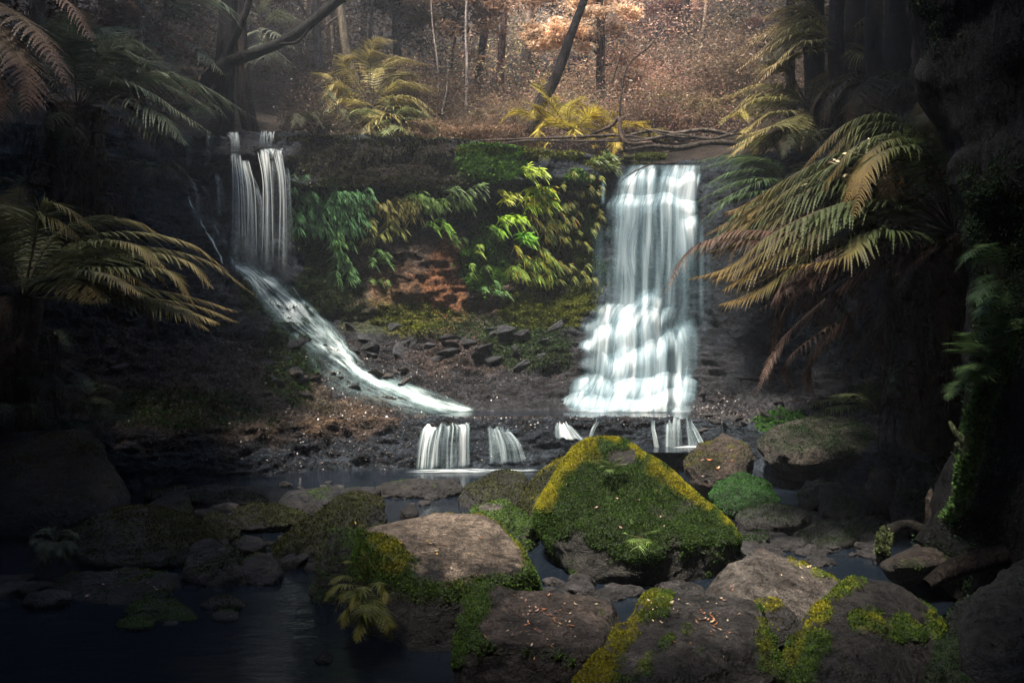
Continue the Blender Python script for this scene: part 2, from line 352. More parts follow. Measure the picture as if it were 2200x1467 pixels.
# ------------------------------------------------------------------ boulders
def ico_dirs(level):
    bm = bmesh.new(); bmesh.ops.create_icosphere(bm, subdivisions=level, radius=1)
    v = np.array([x.co[:] for x in bm.verts]); f = np.array([[a.index for a in x.verts] for x in bm.faces]); bm.free(); return v, f
ICO = {k: ico_dirs(k) for k in (3, 4, 5, 6, 7)}
def hull_planes(pts):
    bm = bmesh.new()
    for p in pts: bm.verts.new(tuple(p))
    r = bmesh.ops.convex_hull(bm, input=bm.verts)
    bm.normal_update(); c = np.mean(pts, 0); pl = []
    for f in bm.faces:
        n = np.array(f.normal[:]); h = n @ (np.array(f.verts[0].co[:]) - c)
        if h < 0: n, h = -n, -h
        if f.calc_area() > 1e-6 and h > 1e-4: pl.append((*n, h))
    bm.free(); pl = np.array(pl); keep = []
    for p in pl:                                             # drop near duplicates so that flat faces stay crisp
        if all(not (p[:3] @ q[:3] > .995 and abs(p[3] - q[3]) < .02) for q in keep): keep.append(p)
    return c, np.array(keep)
def tufts(mb, pos, nor, size, col, lean=.9):
    n = len(pos); r = rng.normal(size=(n, 3)); t = nrm(np.cross(nor, r)); b = np.cross(nor, t)
    d = nrm(nor * 0.8 + t * rng.normal(0, lean, (n, 1)) + b * rng.normal(0, lean, (n, 1)))
    s = size * rng.uniform(.6, 1.4, (n, 1)); wv = nrm(np.cross(d, rng.normal(size=(n, 3)))) * s * .34
    v = np.stack([pos - nor * s * .2, pos + d * s * .5 + wv, pos + d * s, pos + d * s * .5 - wv], 1).reshape(-1, 3)
    f = np.arange(n * 4).reshape(-1, 4); mb.add(v, f, np.repeat(col, 4, 0))
BVHS = {}
DARK, BROWN, GREY, TAN = (.032, .029, .030), (.07, .05, .038), (.05, .046, .045), (.145, .112, .086)
GREEN, LIT_YELL, OLIVE, DGREEN = np.array((.042, .078, .012)), np.array((.165, .150, .010)), np.array((.034, .038, .012)), np.array((.018, .034, .012))
def smooth_field(x, k): return x
def boulder(name, label, pts, col=DARK, moss=0.0, mode='all', yellow=0.0, lvl=6, amp=.06, p=24, seed=1, mcol=GREEN, low=.9, group=None, tsize=.014, dens=9000, cat='boulder', chips=22, patches=(), strat=1.5, top=None, lit_ridges=(), bumps=()):
    pts = np.array(pts, float); c, pl = hull_planes(pts); D, Fc = ICO[lvl]; col = tuple(np.array(col) * .62)
    cr = np.random.default_rng(seed + 500); cn = nrm(cr.normal(size=(chips, 3)) + np.array([0, -.25, .25])); sup = ((pts - c) @ cn.T).max(0)   # broken-off corners
    if chips: pl = np.vstack([pl, np.concatenate([cn, (sup * cr.uniform(.86, .97, chips))[:, None]], 1)])
    dots = np.maximum(D @ pl[:, :3].T, 0) / pl[:, 3]
    r = (dots ** p).sum(1) ** (-1 / p); V = D * r[:, None]; size = np.ptp(pts, axis=0).max(); N = nrm(D)
    W = V + c
    dsp = amp * size * (.9 * fbm(W * np.array([1, 1, strat]) * 2.2 / size, 4, seed) + .35 * ridged(W * np.array([1, 1, strat * 1.6]) * 4 / size, 4, seed + 7) + .30 * ridged(W * np.array([1, 1, strat]) * 9 / size, 4, seed + 13) + .16 * fbm(W * 22 / size, 4, seed + 3))
    B1 = 1100 + W[:, 0] / W[:, 1] * F; B2 = 733 + (CAMZ - W[:, 2]) / W[:, 1] * F
    for (x, y, rx, ry, h) in bumps: dsp = dsp + h * np.exp(-(((B1 - x) / rx) ** 2 + ((B2 - y) / ry) ** 2)) * (N[:, 2] > 0)
    W = W + N * dsp[:, None] * 1.0
    fv = W[Fc]; fn = np.cross(fv[:, 1] - fv[:, 0], fv[:, 2] - fv[:, 0]); ar = np.linalg.norm(fn, axis=1) / 2; fn = nrm(fn)
    vn = np.zeros_like(W)
    for k in range(3): np.add.at(vn, Fc[:, k], fn * ar[:, None])
    vn = nrm(vn)
    nz1 = fbm(W * 3.0, 5, seed + 20); nz2 = fbm(W * 9.0, 4, seed + 30); nz3 = fbm(W * 1.6, 3, seed + 50)
    if mode == 'edge': mk = sstep(1.0, .72, vn[:, 2]) * .8 + .5 * nz1 + .3 * nz2
    elif mode == 'top': mk = .55 * sstep(.1, .7, vn[:, 2]) + .5 * nz1 + .3 * nz2
    elif mode == 'patch': mk = np.full(len(W), -.4) + .4 * nz1
    else: mk = .6 + .5 * nz1 + .3 * nz2
    fz = (W[:, 2].max() - W[:, 2]) / max(W[:, 2].max() - 0.0, .05)
    if mode == 'edge': mk = mk - low * sstep(.38, .75, fz + .12 * nz1)
    WP = 1100 + W[:, 0] / W[:, 1] * F; WQ = 733 + (CAMZ - W[:, 2]) / W[:, 1] * F
    for (x, y, rx, ry, s) in patches:                        # moss cushions (s > 0) and bare stone (s < 0) at their places
        mk = mk + s * (1 - sstep(.6, 1.15, np.sqrt(((WP - x) / rx) ** 2 + ((WQ - y) / ry) ** 2) + .6 * nz1 + .35 * nz2))
    mk = sstep(.92 - moss, 1.48 - moss, mk + .25)
    base = np.array(col) * (1 + .35 * nz1[:, None] + .25 * nz2[:, None])
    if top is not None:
        k = sstep(.55, .9, vn[:, 2])[:, None] * sstep(-.5, .2, nz3 + .6 * nz2)[:, None]; base = base * (1 - k) + np.array(top) * (1 + .5 * nz2[:, None]) * k  # up-facing stone coloured lighter than the sides, as top light would
    lit_ym = sstep(.15, .85, yellow + .55 * nz3 + .35 * nz2 + .5 * (vn[:, 2] - .6) + .25 * (W[:, 2] - c[2]) / (size * .4))[:, None] * (yellow > 0)  # yellow on tops and ridges puts sunlight into the moss colour
    for (x, y, rx, ry, s) in lit_ridges: lit_ym = np.clip(lit_ym + s * (1 - sstep(.4, 1.1, np.sqrt(((WP - x) / rx) ** 2 + ((WQ - y) / ry) ** 2) + .7 * nz1 + .3 * nz2))[:, None], 0, 1)
    mc = mcol * (1 - lit_ym) + LIT_YELL * lit_ym; mc = mc * (1 + .35 * nz2[:, None])
    cc = base * (1 - mk[:, None]) + mc * .55 * mk[:, None]
    W2 = W + vn * (mk * .014)[:, None]
    mb = MB(); mb.add(W2, Fc, cc)
    o = mb.obj(name, M_ROCK, smooth=True); tagit(o, label, cat, group)
    fm = mk[Fc].mean(1) ** .8; fc = W2[Fc].mean(1)
    # only where the photograph's side could ever be seen: above water, not underneath
    okf = (fc[:, 2] > -.02) & ((fn * (np.array([0, 0, CAMZ]) - fc)).sum(1) > -.35 * np.linalg.norm(fc, axis=1))
    wgt = ar * fm * okf; tot = int(min(wgt.sum() * dens, 150000))
    if tot > 60:
        idx = rng.choice(len(Fc), tot, p=wgt / wgt.sum()); b = rng.dirichlet((1, 1, 1), tot)
        pos = (W2[Fc[idx]] * b[..., None]).sum(1); nn = vn[Fc[idx, 0]]
        tc = mc[Fc[idx, 0]] * rng.uniform(.5, 1.6, (tot, 1))
        m2 = MB(); tufts(m2, pos, nn, tsize, tc); m2.obj('moss', M_MOSS, parent=o)
    BVHS[name + str(len(BVHS))] = BVHTree.FromPolygons(W2.tolist(), Fc.tolist())
    return o
def E(*t): return [P(*x) for x in t]
def auto(outl, dm, th, base=None):                           # silhouette at its own depth, a body in front of it and behind it
    o = np.array(outl, float); yt, yb = o[:, 1].min(), o[:, 1].max(); cx, cy_ = o.mean(0); r = []
    for x, y in o:
        k = (yb - y) / (yb - yt + 1e-6); d = dm + th * .45 * k
        r.append(P(x, y, d)); r.append(P(cx + (x - cx) * .8, cy_ + (y - cy_) * .62 + (yb - yt) * .10, d - th * .4)); r.append(P(cx + (x - cx) * .75, cy_ + (y - cy_) * .7, d + th * .6))
    r.append(P(cx + (o[:, 0].max() - cx) * .7, yb + 30, dm)); r.append(P(cx - (cx - o[:, 0].min()) * .7, yb + 30, dm))
    return r
_lr = random.Random(3)
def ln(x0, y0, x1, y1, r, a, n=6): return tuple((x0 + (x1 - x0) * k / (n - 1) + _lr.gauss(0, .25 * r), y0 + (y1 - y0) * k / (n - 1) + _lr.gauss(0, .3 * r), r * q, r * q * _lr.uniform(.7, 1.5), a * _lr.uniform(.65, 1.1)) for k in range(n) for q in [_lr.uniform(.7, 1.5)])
boulder('boulder', 'huge pointed boulder in green moss, sunlight painted yellow on its ridges, in front of the waterfalls',
  E((1318,926,6.5),(1240,956,6.55),(1146,1090,6.2),(1590,1134,5.95),(1572,1195,5.85),(1540,1240,5.8),(1180,1140,6.0),
    (1215,1120,5.75),(1400,1165,5.45),(1370,1245,5.5),(1530,1175,5.7),(1250,1250,5.6),(1460,1262,5.6),(1330,950,7.3),(1200,1060,7.2),(1500,1075,7.0),
    (1220,1250,7),(1550,1210,7),(1250,1300,5.8),(1500,1300,5.8)), col=(.034,.031,.026), moss=.68, yellow=-.25, lvl=7, amp=.028, p=90, seed=4, dens=30000, tsize=.012, mcol=np.array((.024, .046, .009)),
    lit_ridges=ln(1320,934,1235,966,18,.9,5) + ln(1235,968,1155,1095,20,.75,7) + ln(1320,934,1588,1138,15,.95,14) + ln(1400,1015,1480,1050,20,.35,4) + ln(1230,990,1280,985,14,.4,3),
    bumps=((1335,992,30,24,-.07),(1262,990,26,30,.05),(1175,1088,26,30,.03),(1350,1080,80,26,-.04),(1450,1110,60,30,-.04)),
    patches=((1335,985,34,22,-.7),(1400,1245,200,46,-.9),(1510,1200,110,50,-.6),(1225,1200,90,50,-.7),(1450,1100,60,30,-.35)))
boulder('boulder', 'dark moss-skirted boulder wedged behind the left flank of the huge pointed one',
  auto([(1112,1100),(1130,1050),(1180,1000),(1250,965),(1290,1000),(1260,1110),(1190,1150)], 7.0, .6), moss=.75, mcol=OLIVE, yellow=.1, seed=9, tsize=.015)
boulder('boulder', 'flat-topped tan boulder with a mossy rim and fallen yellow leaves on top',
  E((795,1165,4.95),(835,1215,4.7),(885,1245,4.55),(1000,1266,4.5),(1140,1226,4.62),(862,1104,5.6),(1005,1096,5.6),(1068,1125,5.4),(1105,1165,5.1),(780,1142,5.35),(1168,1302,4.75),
    (715,1470,4.6),(985,1530,4.3),(1160,1420,4.6),(830,1570,4.2),(780,1300,5.5),(1150,1250,5.5),(735,1330,4.75)), col=(.020,.018,.016), moss=.40, mode='edge', yellow=.12, lit_ridges=((850,1215,60,30,.8),), lvl=7, amp=.024, p=70, seed=12,
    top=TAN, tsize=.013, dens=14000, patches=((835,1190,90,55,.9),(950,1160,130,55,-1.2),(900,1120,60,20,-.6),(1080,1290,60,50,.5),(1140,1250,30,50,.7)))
boulder('boulder', 'narrow dark boulder leaning on the left side of the flat-topped tan one',
  auto([(660,1330),(672,1260),(697,1180),(708,1142),(790,1134),(800,1200),(790,1360),(700,1370)], 5.3, .5), moss=.38, mode='top', seed=14)
boulder('boulder', 'long dark ridge-backed boulder with thin moss behind the tan flat-topped one',
  auto([(560,1195),(610,1150),(690,1100),(760,1064),(822,1068),(832,1110),(790,1180),(690,1250),(600,1240)], 6.3, .8), moss=.6, mode='top', mcol=OLIVE, seed=17)
boulder('boulder', 'rounded dark brown boulder below the left end of the small ledge falls',
  auto([(985,1080),(988,1050),(1040,1022),(1085,1008),(1128,1018),(1142,1050),(1135,1090),(1060,1105),(990,1100)], 8.2, .8), moss=.5, mode='top', mcol=OLIVE, seed=19)
boulder('boulder', 'low boulder capped with bright green moss left of the huge pointed one',
  auto([(1005,1103),(1040,1086),(1080,1078),(1125,1098),(1152,1120),(1160,1190),(1120,1215),(1040,1190)], 6.6, .6), moss=.7, mode='top', seed=21, col=(.08,.07,.06), patches=((1100,1125,45,25,.8),(1045,1090,30,12,-.9)))
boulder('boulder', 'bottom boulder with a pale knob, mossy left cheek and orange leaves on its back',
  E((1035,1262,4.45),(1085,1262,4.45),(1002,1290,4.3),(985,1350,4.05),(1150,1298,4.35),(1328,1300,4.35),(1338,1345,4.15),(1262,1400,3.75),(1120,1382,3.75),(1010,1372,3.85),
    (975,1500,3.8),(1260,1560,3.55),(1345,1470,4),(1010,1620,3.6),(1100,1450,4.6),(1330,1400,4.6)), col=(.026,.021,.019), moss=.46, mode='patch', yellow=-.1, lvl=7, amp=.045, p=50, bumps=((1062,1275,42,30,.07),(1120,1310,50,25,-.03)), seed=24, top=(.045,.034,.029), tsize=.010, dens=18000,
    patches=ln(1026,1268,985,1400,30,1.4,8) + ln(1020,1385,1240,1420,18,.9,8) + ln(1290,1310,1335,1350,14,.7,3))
boulder('boulder', 'bottom boulder with a long mossy left ridge painted sunlit yellow and brown leaves in its hollow top',
  E((1415,1276,4.25),(1590,1280,4.25),(1640,1305,4.1),(1665,1380,3.85),(1690,1500,3.55),(1350,1368,3.8),(1290,1420,3.55),(1215,1490,3.3),(1470,1380,3.55),(1600,1402,3.5),(1385,1480,3.15),(1540,1430,3.4),
    (1215,1750,3.2),(1700,1750,3.4),(1500,1300,4.9),(1600,1400,4.6),(1350,1400,4.5)), col=(.022,.020,.019), moss=.46, mode='patch', yellow=.1, lit_ridges=ln(1400,1300,1240,1470,40,.7,6), lvl=7, amp=.05, p=50, bumps=((1420,1300,40,30,.04),(1530,1330,70,30,-.04)), seed=27, top=(.034,.030,.028), tsize=.009, dens=22000,
    patches=ln(1425,1285,1240,1470,30,1.2,9) + ln(1480,1350,1330,1480,20,1.0,7) + ln(1636,1310,1680,1470,22,1.3,8) + ln(1500,1400,1620,1430,20,.7,4))
boulder('boulder', 'pale grey-brown ridged boulder right of the huge mossy one, moss along its right rim',
  E((1640,1166,5.35),(1562,1222,5.1),(1500,1288,4.85),(1700,1198,5.35),(1803,1240,5.15),(1748,1330,4.65),(1720,1372,4.4),(1600,1300,4.5),(1660,1250,4.85),(1500,1400,4.7),(1760,1450,4.5),(1640,1300,5.7),(1760,1300,5.5)),
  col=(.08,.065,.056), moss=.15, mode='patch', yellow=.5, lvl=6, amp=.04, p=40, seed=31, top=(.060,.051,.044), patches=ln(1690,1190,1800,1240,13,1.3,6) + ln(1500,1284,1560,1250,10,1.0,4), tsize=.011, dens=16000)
boulder('boulder', 'small grey boulder with mossy edges painted sunlit yellow, tucked between two bottom boulders',
  auto([(1600,1300),(1650,1275),(1695,1300),(1722,1345),(1700,1400),(1640,1400)], 4.15, .35), col=GREY, moss=.2, mode='top', yellow=.4, seed=33, patches=((1650,1300,30,14,.5),), tsize=.010, dens=16000)
boulder('boulder', 'dome-shaped right-hand boulder, bare on top, its left shoulder striped with lime moss',
  E((1870,1228,4.45),(1812,1248,4.3),(1765,1300,4.1),(1702,1362,3.85),(1684,1440,3.6),(1950,1252,4.45),(2005,1300,4.3),(2052,1372,4.1),(1990,1442,3.7),(1830,1400,3.45),(1720,1530,3.3),(1900,1520,3.3),
    (1700,1700,3.4),(1990,1700,3.6),(1850,1300,4.9),(1980,1350,4.8)), col=(.024,.021,.020), moss=.52, mode='patch', yellow=.05, lit_ridges=ln(1770,1290,1700,1400,30,.5,5), lvl=7, amp=.035, p=34, seed=36, patches=ln(1830,1245,1700,1400,26,1.3,8) + ln(1760,1330,1720,1460,34,1.0,5) + ln(1830,1330,2000,1360,30,.75,7) + ln(1990,1300,2045,1380,24,.8,4) + ln(1780,1400,1900,1440,30,.6,4), tsize=.010, dens=20000)
boulder('boulder', 'low greenish boulder in the bottom right corner below the dome-shaped one',
  auto([(1890,1480),(1950,1400),(2060,1360),(2150,1390),(2200,1440),(2180,1520),(1900,1560)], 3.75, .6), moss=.6, mcol=DGREEN, seed=39, tsize=.009, dens=16000)
boulder('boulder', 'tiny mossy boulder at the bottom edge between the two right-hand boulders',
  auto([(1720,1470),(1740,1460),(1755,1462),(1765,1490),(1722,1500)], 3.4, .12), moss=.6, yellow=.4, seed=40, lvl=4, tsize=.009)
boulder('boulder', 'big dark boulder at the right edge under the mossy trunk',
  auto([(2035,1330),(2060,1270),(2130,1220),(2210,1190),(2320,1200),(2380,1380),(2300,1560),(2060,1520)], 3.9, 1.0), col=(.012,.012,.014), moss=.05, mcol=DGREEN, seed=42, dens=7000)
boulder('boulder', 'flat brown boulder at the right end of the ledge falls',
  auto([(1472,1000),(1500,960),(1545,948),(1600,945),(1622,968),(1612,1012),(1560,1045),(1490,1030)], 8.4, .9), col=(.055,.038,.028), moss=.3, mode='top', mcol=OLIVE, yellow=.2, seed=45)
boulder('boulder', 'green-mossed boulder just right of the huge pointed one',
  auto([(1526,1062),(1545,1035),(1590,1018),(1640,1035),(1672,1075),(1660,1096),(1560,1100)], 7.8, .7), moss=.95, mcol=np.array((.03,.085,.02)), seed=47)
boulder('boulder', 'angular wedge-shaped boulder behind the flat brown one beside the ledge',
  auto([(1530,950),(1552,930),(1600,948),(1585,970),(1540,965)], 9.3, .4), col=BROWN, seed=48, lvl=5)
for lab, ol, d, t, c_ in [
  ('dark upright boulder on the far right bank under the tree ferns', [(1755,1110),(1762,1040),(1800,1033),(1862,1042),(1885,1095),(1860,1130),(1780,1130)], 7.4, .8, DARK),
  ('dark rounded boulder left of the upright one on the right bank', [(1712,1062),(1735,1030),(1770,1022),(1800,1050),(1790,1095),(1730,1090)], 8.0, .6, DARK),
  ('broad shadowed boulder beside the mossy root on the right bank', [(1910,1090),(1930,1030),(1985,990),(2045,975),(2075,1020),(2070,1110),(1960,1140)], 7.2, 1.0, DARK),
  ('shaggy brown lump of roots and rock between two dark right-bank boulders', [(1855,1060),(1870,1015),(1905,1005),(1925,1040),(1935,1095),(1890,1090)], 7.6, .5, (.07,.055,.045)),
  ('large shelf of dark rock under the right-bank moss cushion', [(1620,940),(1660,915),(1760,905),(1850,915),(1960,950),(1980,985),(1800,1000),(1640,985)], 9.2, 1.1, (.06,.05,.04)),
  ('low dark boulder in the right stream below the flat brown one', [(1580,1110),(1600,1088),(1680,1085),(1740,1100),(1735,1125),(1620,1140)], 7.1, .6, DARK),
  ('wet flat stone breaking the right-hand stream', [(1570,1160),(1590,1146),(1650,1142),(1655,1160),(1600,1170)], 6.6, .4, GREY),
  ('dark mossy stone hump in the shaded right stream', [(1700,1155),(1740,1128),(1790,1122),(1830,1140),(1850,1165),(1760,1180)], 6.7, .5, DARK),
  ('long low stone along the foot of the right bank', [(1770,1145),(1820,1115),(1880,1110),(1930,1130),(1920,1165),(1820,1170)], 6.9, .5, DARK)]:
    boulder('boulder', lab, auto(ol, d, t), col=c_, moss=.35, mode='top', mcol=DGREEN, seed=int(ol[0][0]) % 97, lvl=6 if t > .7 else 5, tsize=.014)
boulder('boulder', 'massive dark slab-sided boulder on the left bank above the shaded creek',
  auto([(-160,1120),(-120,960),(20,925),(195,925),(222,970),(262,1040),(292,1088),(240,1150),(0,1180)], 7.3, 1.8), col=(.020,.019,.020), moss=.1, mode='top', mcol=OLIVE, seed=52, lvl=7, amp=.03, p=20)
boulder('boulder', 'broad mossy-backed boulder sloping right in the shaded left creek',
  auto([(120,1225),(135,1130),(200,1100),(300,1084),(380,1095),(440,1125),(480,1180),(470,1225),(300,1235)], 6.4, 1.3), col=(.028,.025,.024), moss=.35, mode='top', mcol=OLIVE, seed=54, lvl=7, amp=.04, patches=((400,1130,80,45,.7),))
boulder('boulder', 'wet snout-like boulder dipping its right end into the dark creek',
  auto([(395,1240),(410,1160),(455,1150),(505,1190),(545,1235),(562,1262),(530,1272),(450,1270)], 5.75, .6), col=(.05,.045,.045), moss=.2, mode='top', mcol=OLIVE, seed=56, lvl=6)
boulder('boulder', 'small dome-shaped boulder behind the broad mossy-backed one',
  auto([(315,1090),(340,1068),(375,1060),(402,1068),(420,1100),(380,1125)], 7.7, .6), moss=.3, mode='top', mcol=OLIVE, seed=58)
boulder('boulder', 'flat gravel-topped slab at the edge of the dark left creek',
  auto([(105,1290),(112,1240),(150,1226),(300,1228),(385,1228),(395,1270),(360,1305),(200,1320)], 5.4, .8), col=(.028,.023,.022), seed=60, p=24, lvl=7)
boulder('boulder', 'low boulder with a green fringe lying in the dark creek in front of the slab',
  auto([(262,1322),(275,1296),(320,1290),(375,1292),(420,1318),(446,1342),(380,1352),(290,1350)], 4.95, .35), moss=.45, mode='top', mcol=GREEN, seed=62, tsize=.011)
boulder('boulder', 'tiny round green-topped stone in the dark creek',
  auto([(248,1345),(265,1330),(300,1328),(328,1336),(332,1350),(290,1358)], 4.75, .2), moss=.9, mode='top', seed=64, lvl=5, tsize=.010)
boulder('boulder', 'small bare stone beside the tiny green-topped one in the creek',
  auto([(340,1340),(360,1330),(385,1332),(392,1346),(360,1356)], 4.8, .15), col=GREY, seed=65, lvl=4)
boulder('boulder', 'brown-grey boulder with a pale cracked right tip at the creek edge',
  auto([(515,1240),(530,1195),(560,1188),(600,1205),(613,1225),(612,1250),(580,1262),(530,1260)], 5.7, .45), col=(.06,.053,.05), seed=67, lvl=6)
boulder('boulder', 'flat angular stone poking out of the creek below the snout-like boulder',
  auto([(425,1300),(455,1278),(495,1278),(530,1304),(480,1310)], 5.15, .3), moss=.3, mode='top', mcol=OLIVE, seed=69, lvl=5)
boulder('boulder', 'sunken lumpy stone at the left end of the flat angular one',
  auto([(450,1325),(475,1310),(510,1312),(515,1328),(480,1335)], 4.9, .2), col=GREY, seed=70, lvl=4)
boulder('boulder', 'lone pale stone in the black water left of the bottom boulders',
  auto([(676,1412),(690,1398),(705,1396),(716,1408),(708,1422),(685,1424)], 4.25, .13), col=GREY, seed=71, lvl=4)
boulder('boulder', 'elongated mossy boulder in the gap behind the ridge-backed one',
  auto([(490,1120),(500,1092),(530,1080),(590,1102),(650,1104),(668,1118),(600,1138),(510,1140)], 7.2, .5), moss=.5, mode='top', mcol=OLIVE, seed=73)
boulder('boulder', 'mossy lump between the elongated boulder and the broad mossy-backed one',
  auto([(428,1130),(440,1106),(475,1104),(515,1128),(520,1165),(450,1170)], 6.9, .5), moss=.5, mode='top', mcol=OLIVE, seed=75)
boulder('boulder', 'small dark glossy stone under the ridge-backed boulder',
  auto([(500,1165),(520,1150),(560,1152),(575,1168),(550,1185),(510,1182)], 6.3, .3), col=GREY, seed=76, lvl=5)
boulder('rock_shelf', 'layered flat shelf of rock at the water line left of the gravel bar',
  auto([(300,1062),(330,1052),(480,1046),(560,1046),(592,1060),(590,1078),(450,1085),(330,1078)], 8.5, .6), col=(.03,.028,.03), moss=.3, mode='top', mcol=OLIVE, seed=78, p=26, strat=5, cat='rock shelf')
boulder('rock_shelf', 'low pebbly grey gravel bar in the creek under the ledge falls',
  auto([(585,1078),(600,1060),(700,1050),(800,1044),(830,1056),(760,1082),(640,1090)], 8.3, .5), col=(.020,.020,.023), seed=80, p=24, amp=.05, cat='rock shelf')
boulder('rock_shelf', 'crusty leaf-strewn shelf in the creek directly below the curtain fall',
  auto([(790,1052),(820,1034),(900,1030),(990,1034),(1000,1050),(960,1068),(830,1068)], 8.8, .5), col=(.022,.019,.018), seed=82, p=20, amp=.06, cat='rock shelf')
boulder('boulder', 'small dark stone peeking over the tan flat-topped boulder',
  auto([(858,1100),(875,1086),(890,1082),(900,1100),(880,1110)], 6.2, .2), seed=84, lvl=4, col=DARK)
boulder('boulder', 'small white-blotched stone at the right foot of the tan flat-topped boulder',
  auto([(1166,1290),(1172,1274),(1192,1276),(1198,1290),(1180,1302)], 4.9, .15), col=(.35,.34,.33), seed=86, lvl=5)
# loose stones: one thing each
def stones(region, n, smin, smax, lab, group, seed):
    rs = np.random.default_rng(seed); V, Fc = ICO[3]; protos = []
    for k in range(5):
        v = V * np.array([1, .8, .55]); v = v * (1 + .35 * fbm(V * 1.3, 3, seed + k))[:, None] * (1 + .25 * ridged(V * 1.1, 2, k))[:, None]; mb = MB()
        cc = np.array(DARK)[None] * rs.uniform(.4, 1.1) * (1 + .4 * fbm(V * 3, 3, k))[:, None]; mb.add(v, Fc, cc); protos.append(mb.mesh('stone', M_ROCK, True))
    x0, x1, y0, y1 = region
    for k in range(n):
        px, py = rs.uniform(x0, x1), rs.uniform(y0, y1); d = depth_at(py); s = rs.uniform(smin, smax)
        o = bpy.data.objects.new('stone', protos[k % 5]); COL.objects.link(o); p = P(px, py, d)
        o.location = (p[0], p[1], s * .15); o.scale = (s, s * rs.uniform(.7, 1.2), s * rs.uniform(.5, 1)); o.rotation_euler = (0, 0, rs.uniform(0, 6.3)); tagit(o, lab, 'stone', group)
stones((1170,1500,1252,1300), 40, .03, .10, 'small wet grey stone in the gap below the huge mossy boulder', 'wet stones below the huge mossy boulder', 5)
stones((1590,1900,1105,1215), 44, .04, .14, 'dark wet stone in the shaded stream on the right', 'stones in the shaded right stream', 6)
stones((590,1000,1036,1085), 34, .03, .10, 'small stone on the gravel bar below the ledge falls', 'stones on the gravel bar', 8)
stones((20,110,1260,1300), 6, .06, .14, 'dark stone at the far left water edge', 'stones at the far left water edge', 9)

# ------------------------------------------------------------------ falling water
def ribbon(mb, rows, uscale, dens=1.0, edge=.25, endfade=(.03, .1), wav=0.0, seed=0, nu=10, nv=40, jag=0):
    # rows: list of (left xyz, right xyz); a curtain between them
    L = catmull([r[0] for r in rows], nv); Rr = catmull([r[1] for r in rows], nv)
    u = np.linspace(0, 1, nu); G = L[:, None] * (1 - u)[None, :, None] + Rr[:, None] * u[None, :, None]
    G[..., 1] -= wav * (fbm(np.stack([G[..., 0] * 5, G[..., 2] * .7, G[..., 1] * 0 + seed], -1), 3, seed) + .5 * np.sin(u * np.pi)[None])
    if jag: G[..., 2] += jag * noise(np.stack([u * 9, u * 0 + seed, u * 0], -1), seed)[None] * (1 - np.linspace(0, 1, nv))[:, None]; G[..., 2] += .4 * jag * noise(np.stack([u * 7, u * 0 + seed, u * 0 + 5], -1), seed)[None]
    wd = np.linalg.norm(Rr - L, axis=1).mean(); s = np.cumsum(np.r_[0, np.linalg.norm(np.diff((L + Rr) / 2, axis=0), axis=1)])
    U = np.repeat((u * wd * uscale)[None], nv, 0) + seed * 3.7; V = np.repeat(s[:, None], nu, 1) + seed
    e = np.minimum(sstep(0, edge, u), sstep(0, edge, 1 - u))[None] if edge > 0 else np.ones((1, nu))
    t = np.linspace(0, 1, nv)[:, None]; ef = sstep(0, max(endfade[0], 1e-3), t) * sstep(0, max(endfade[1], 1e-3), 1 - t)
    dd = np.interp(np.linspace(0, 1, nv), np.linspace(0, 1, len(dens)), dens)[:, None] if hasattr(dens, '__len__') else dens
    if jag: dd = dd * (.95 + .6 * noise(np.stack([u * 6, u * 0 + seed, u * 0], -1), seed + 4)[None])
    mb.add(G.reshape(-1, 3), grid_faces(nv, nu), (1, 1, 1), uv=np.stack([U.ravel(), V.ravel()], 1), d=(e * ef * dd).ravel())
def rowsP(lst): return [(P(a, y, d), P(b, y2, d2)) for a, y, d, b, y2, d2 in lst]
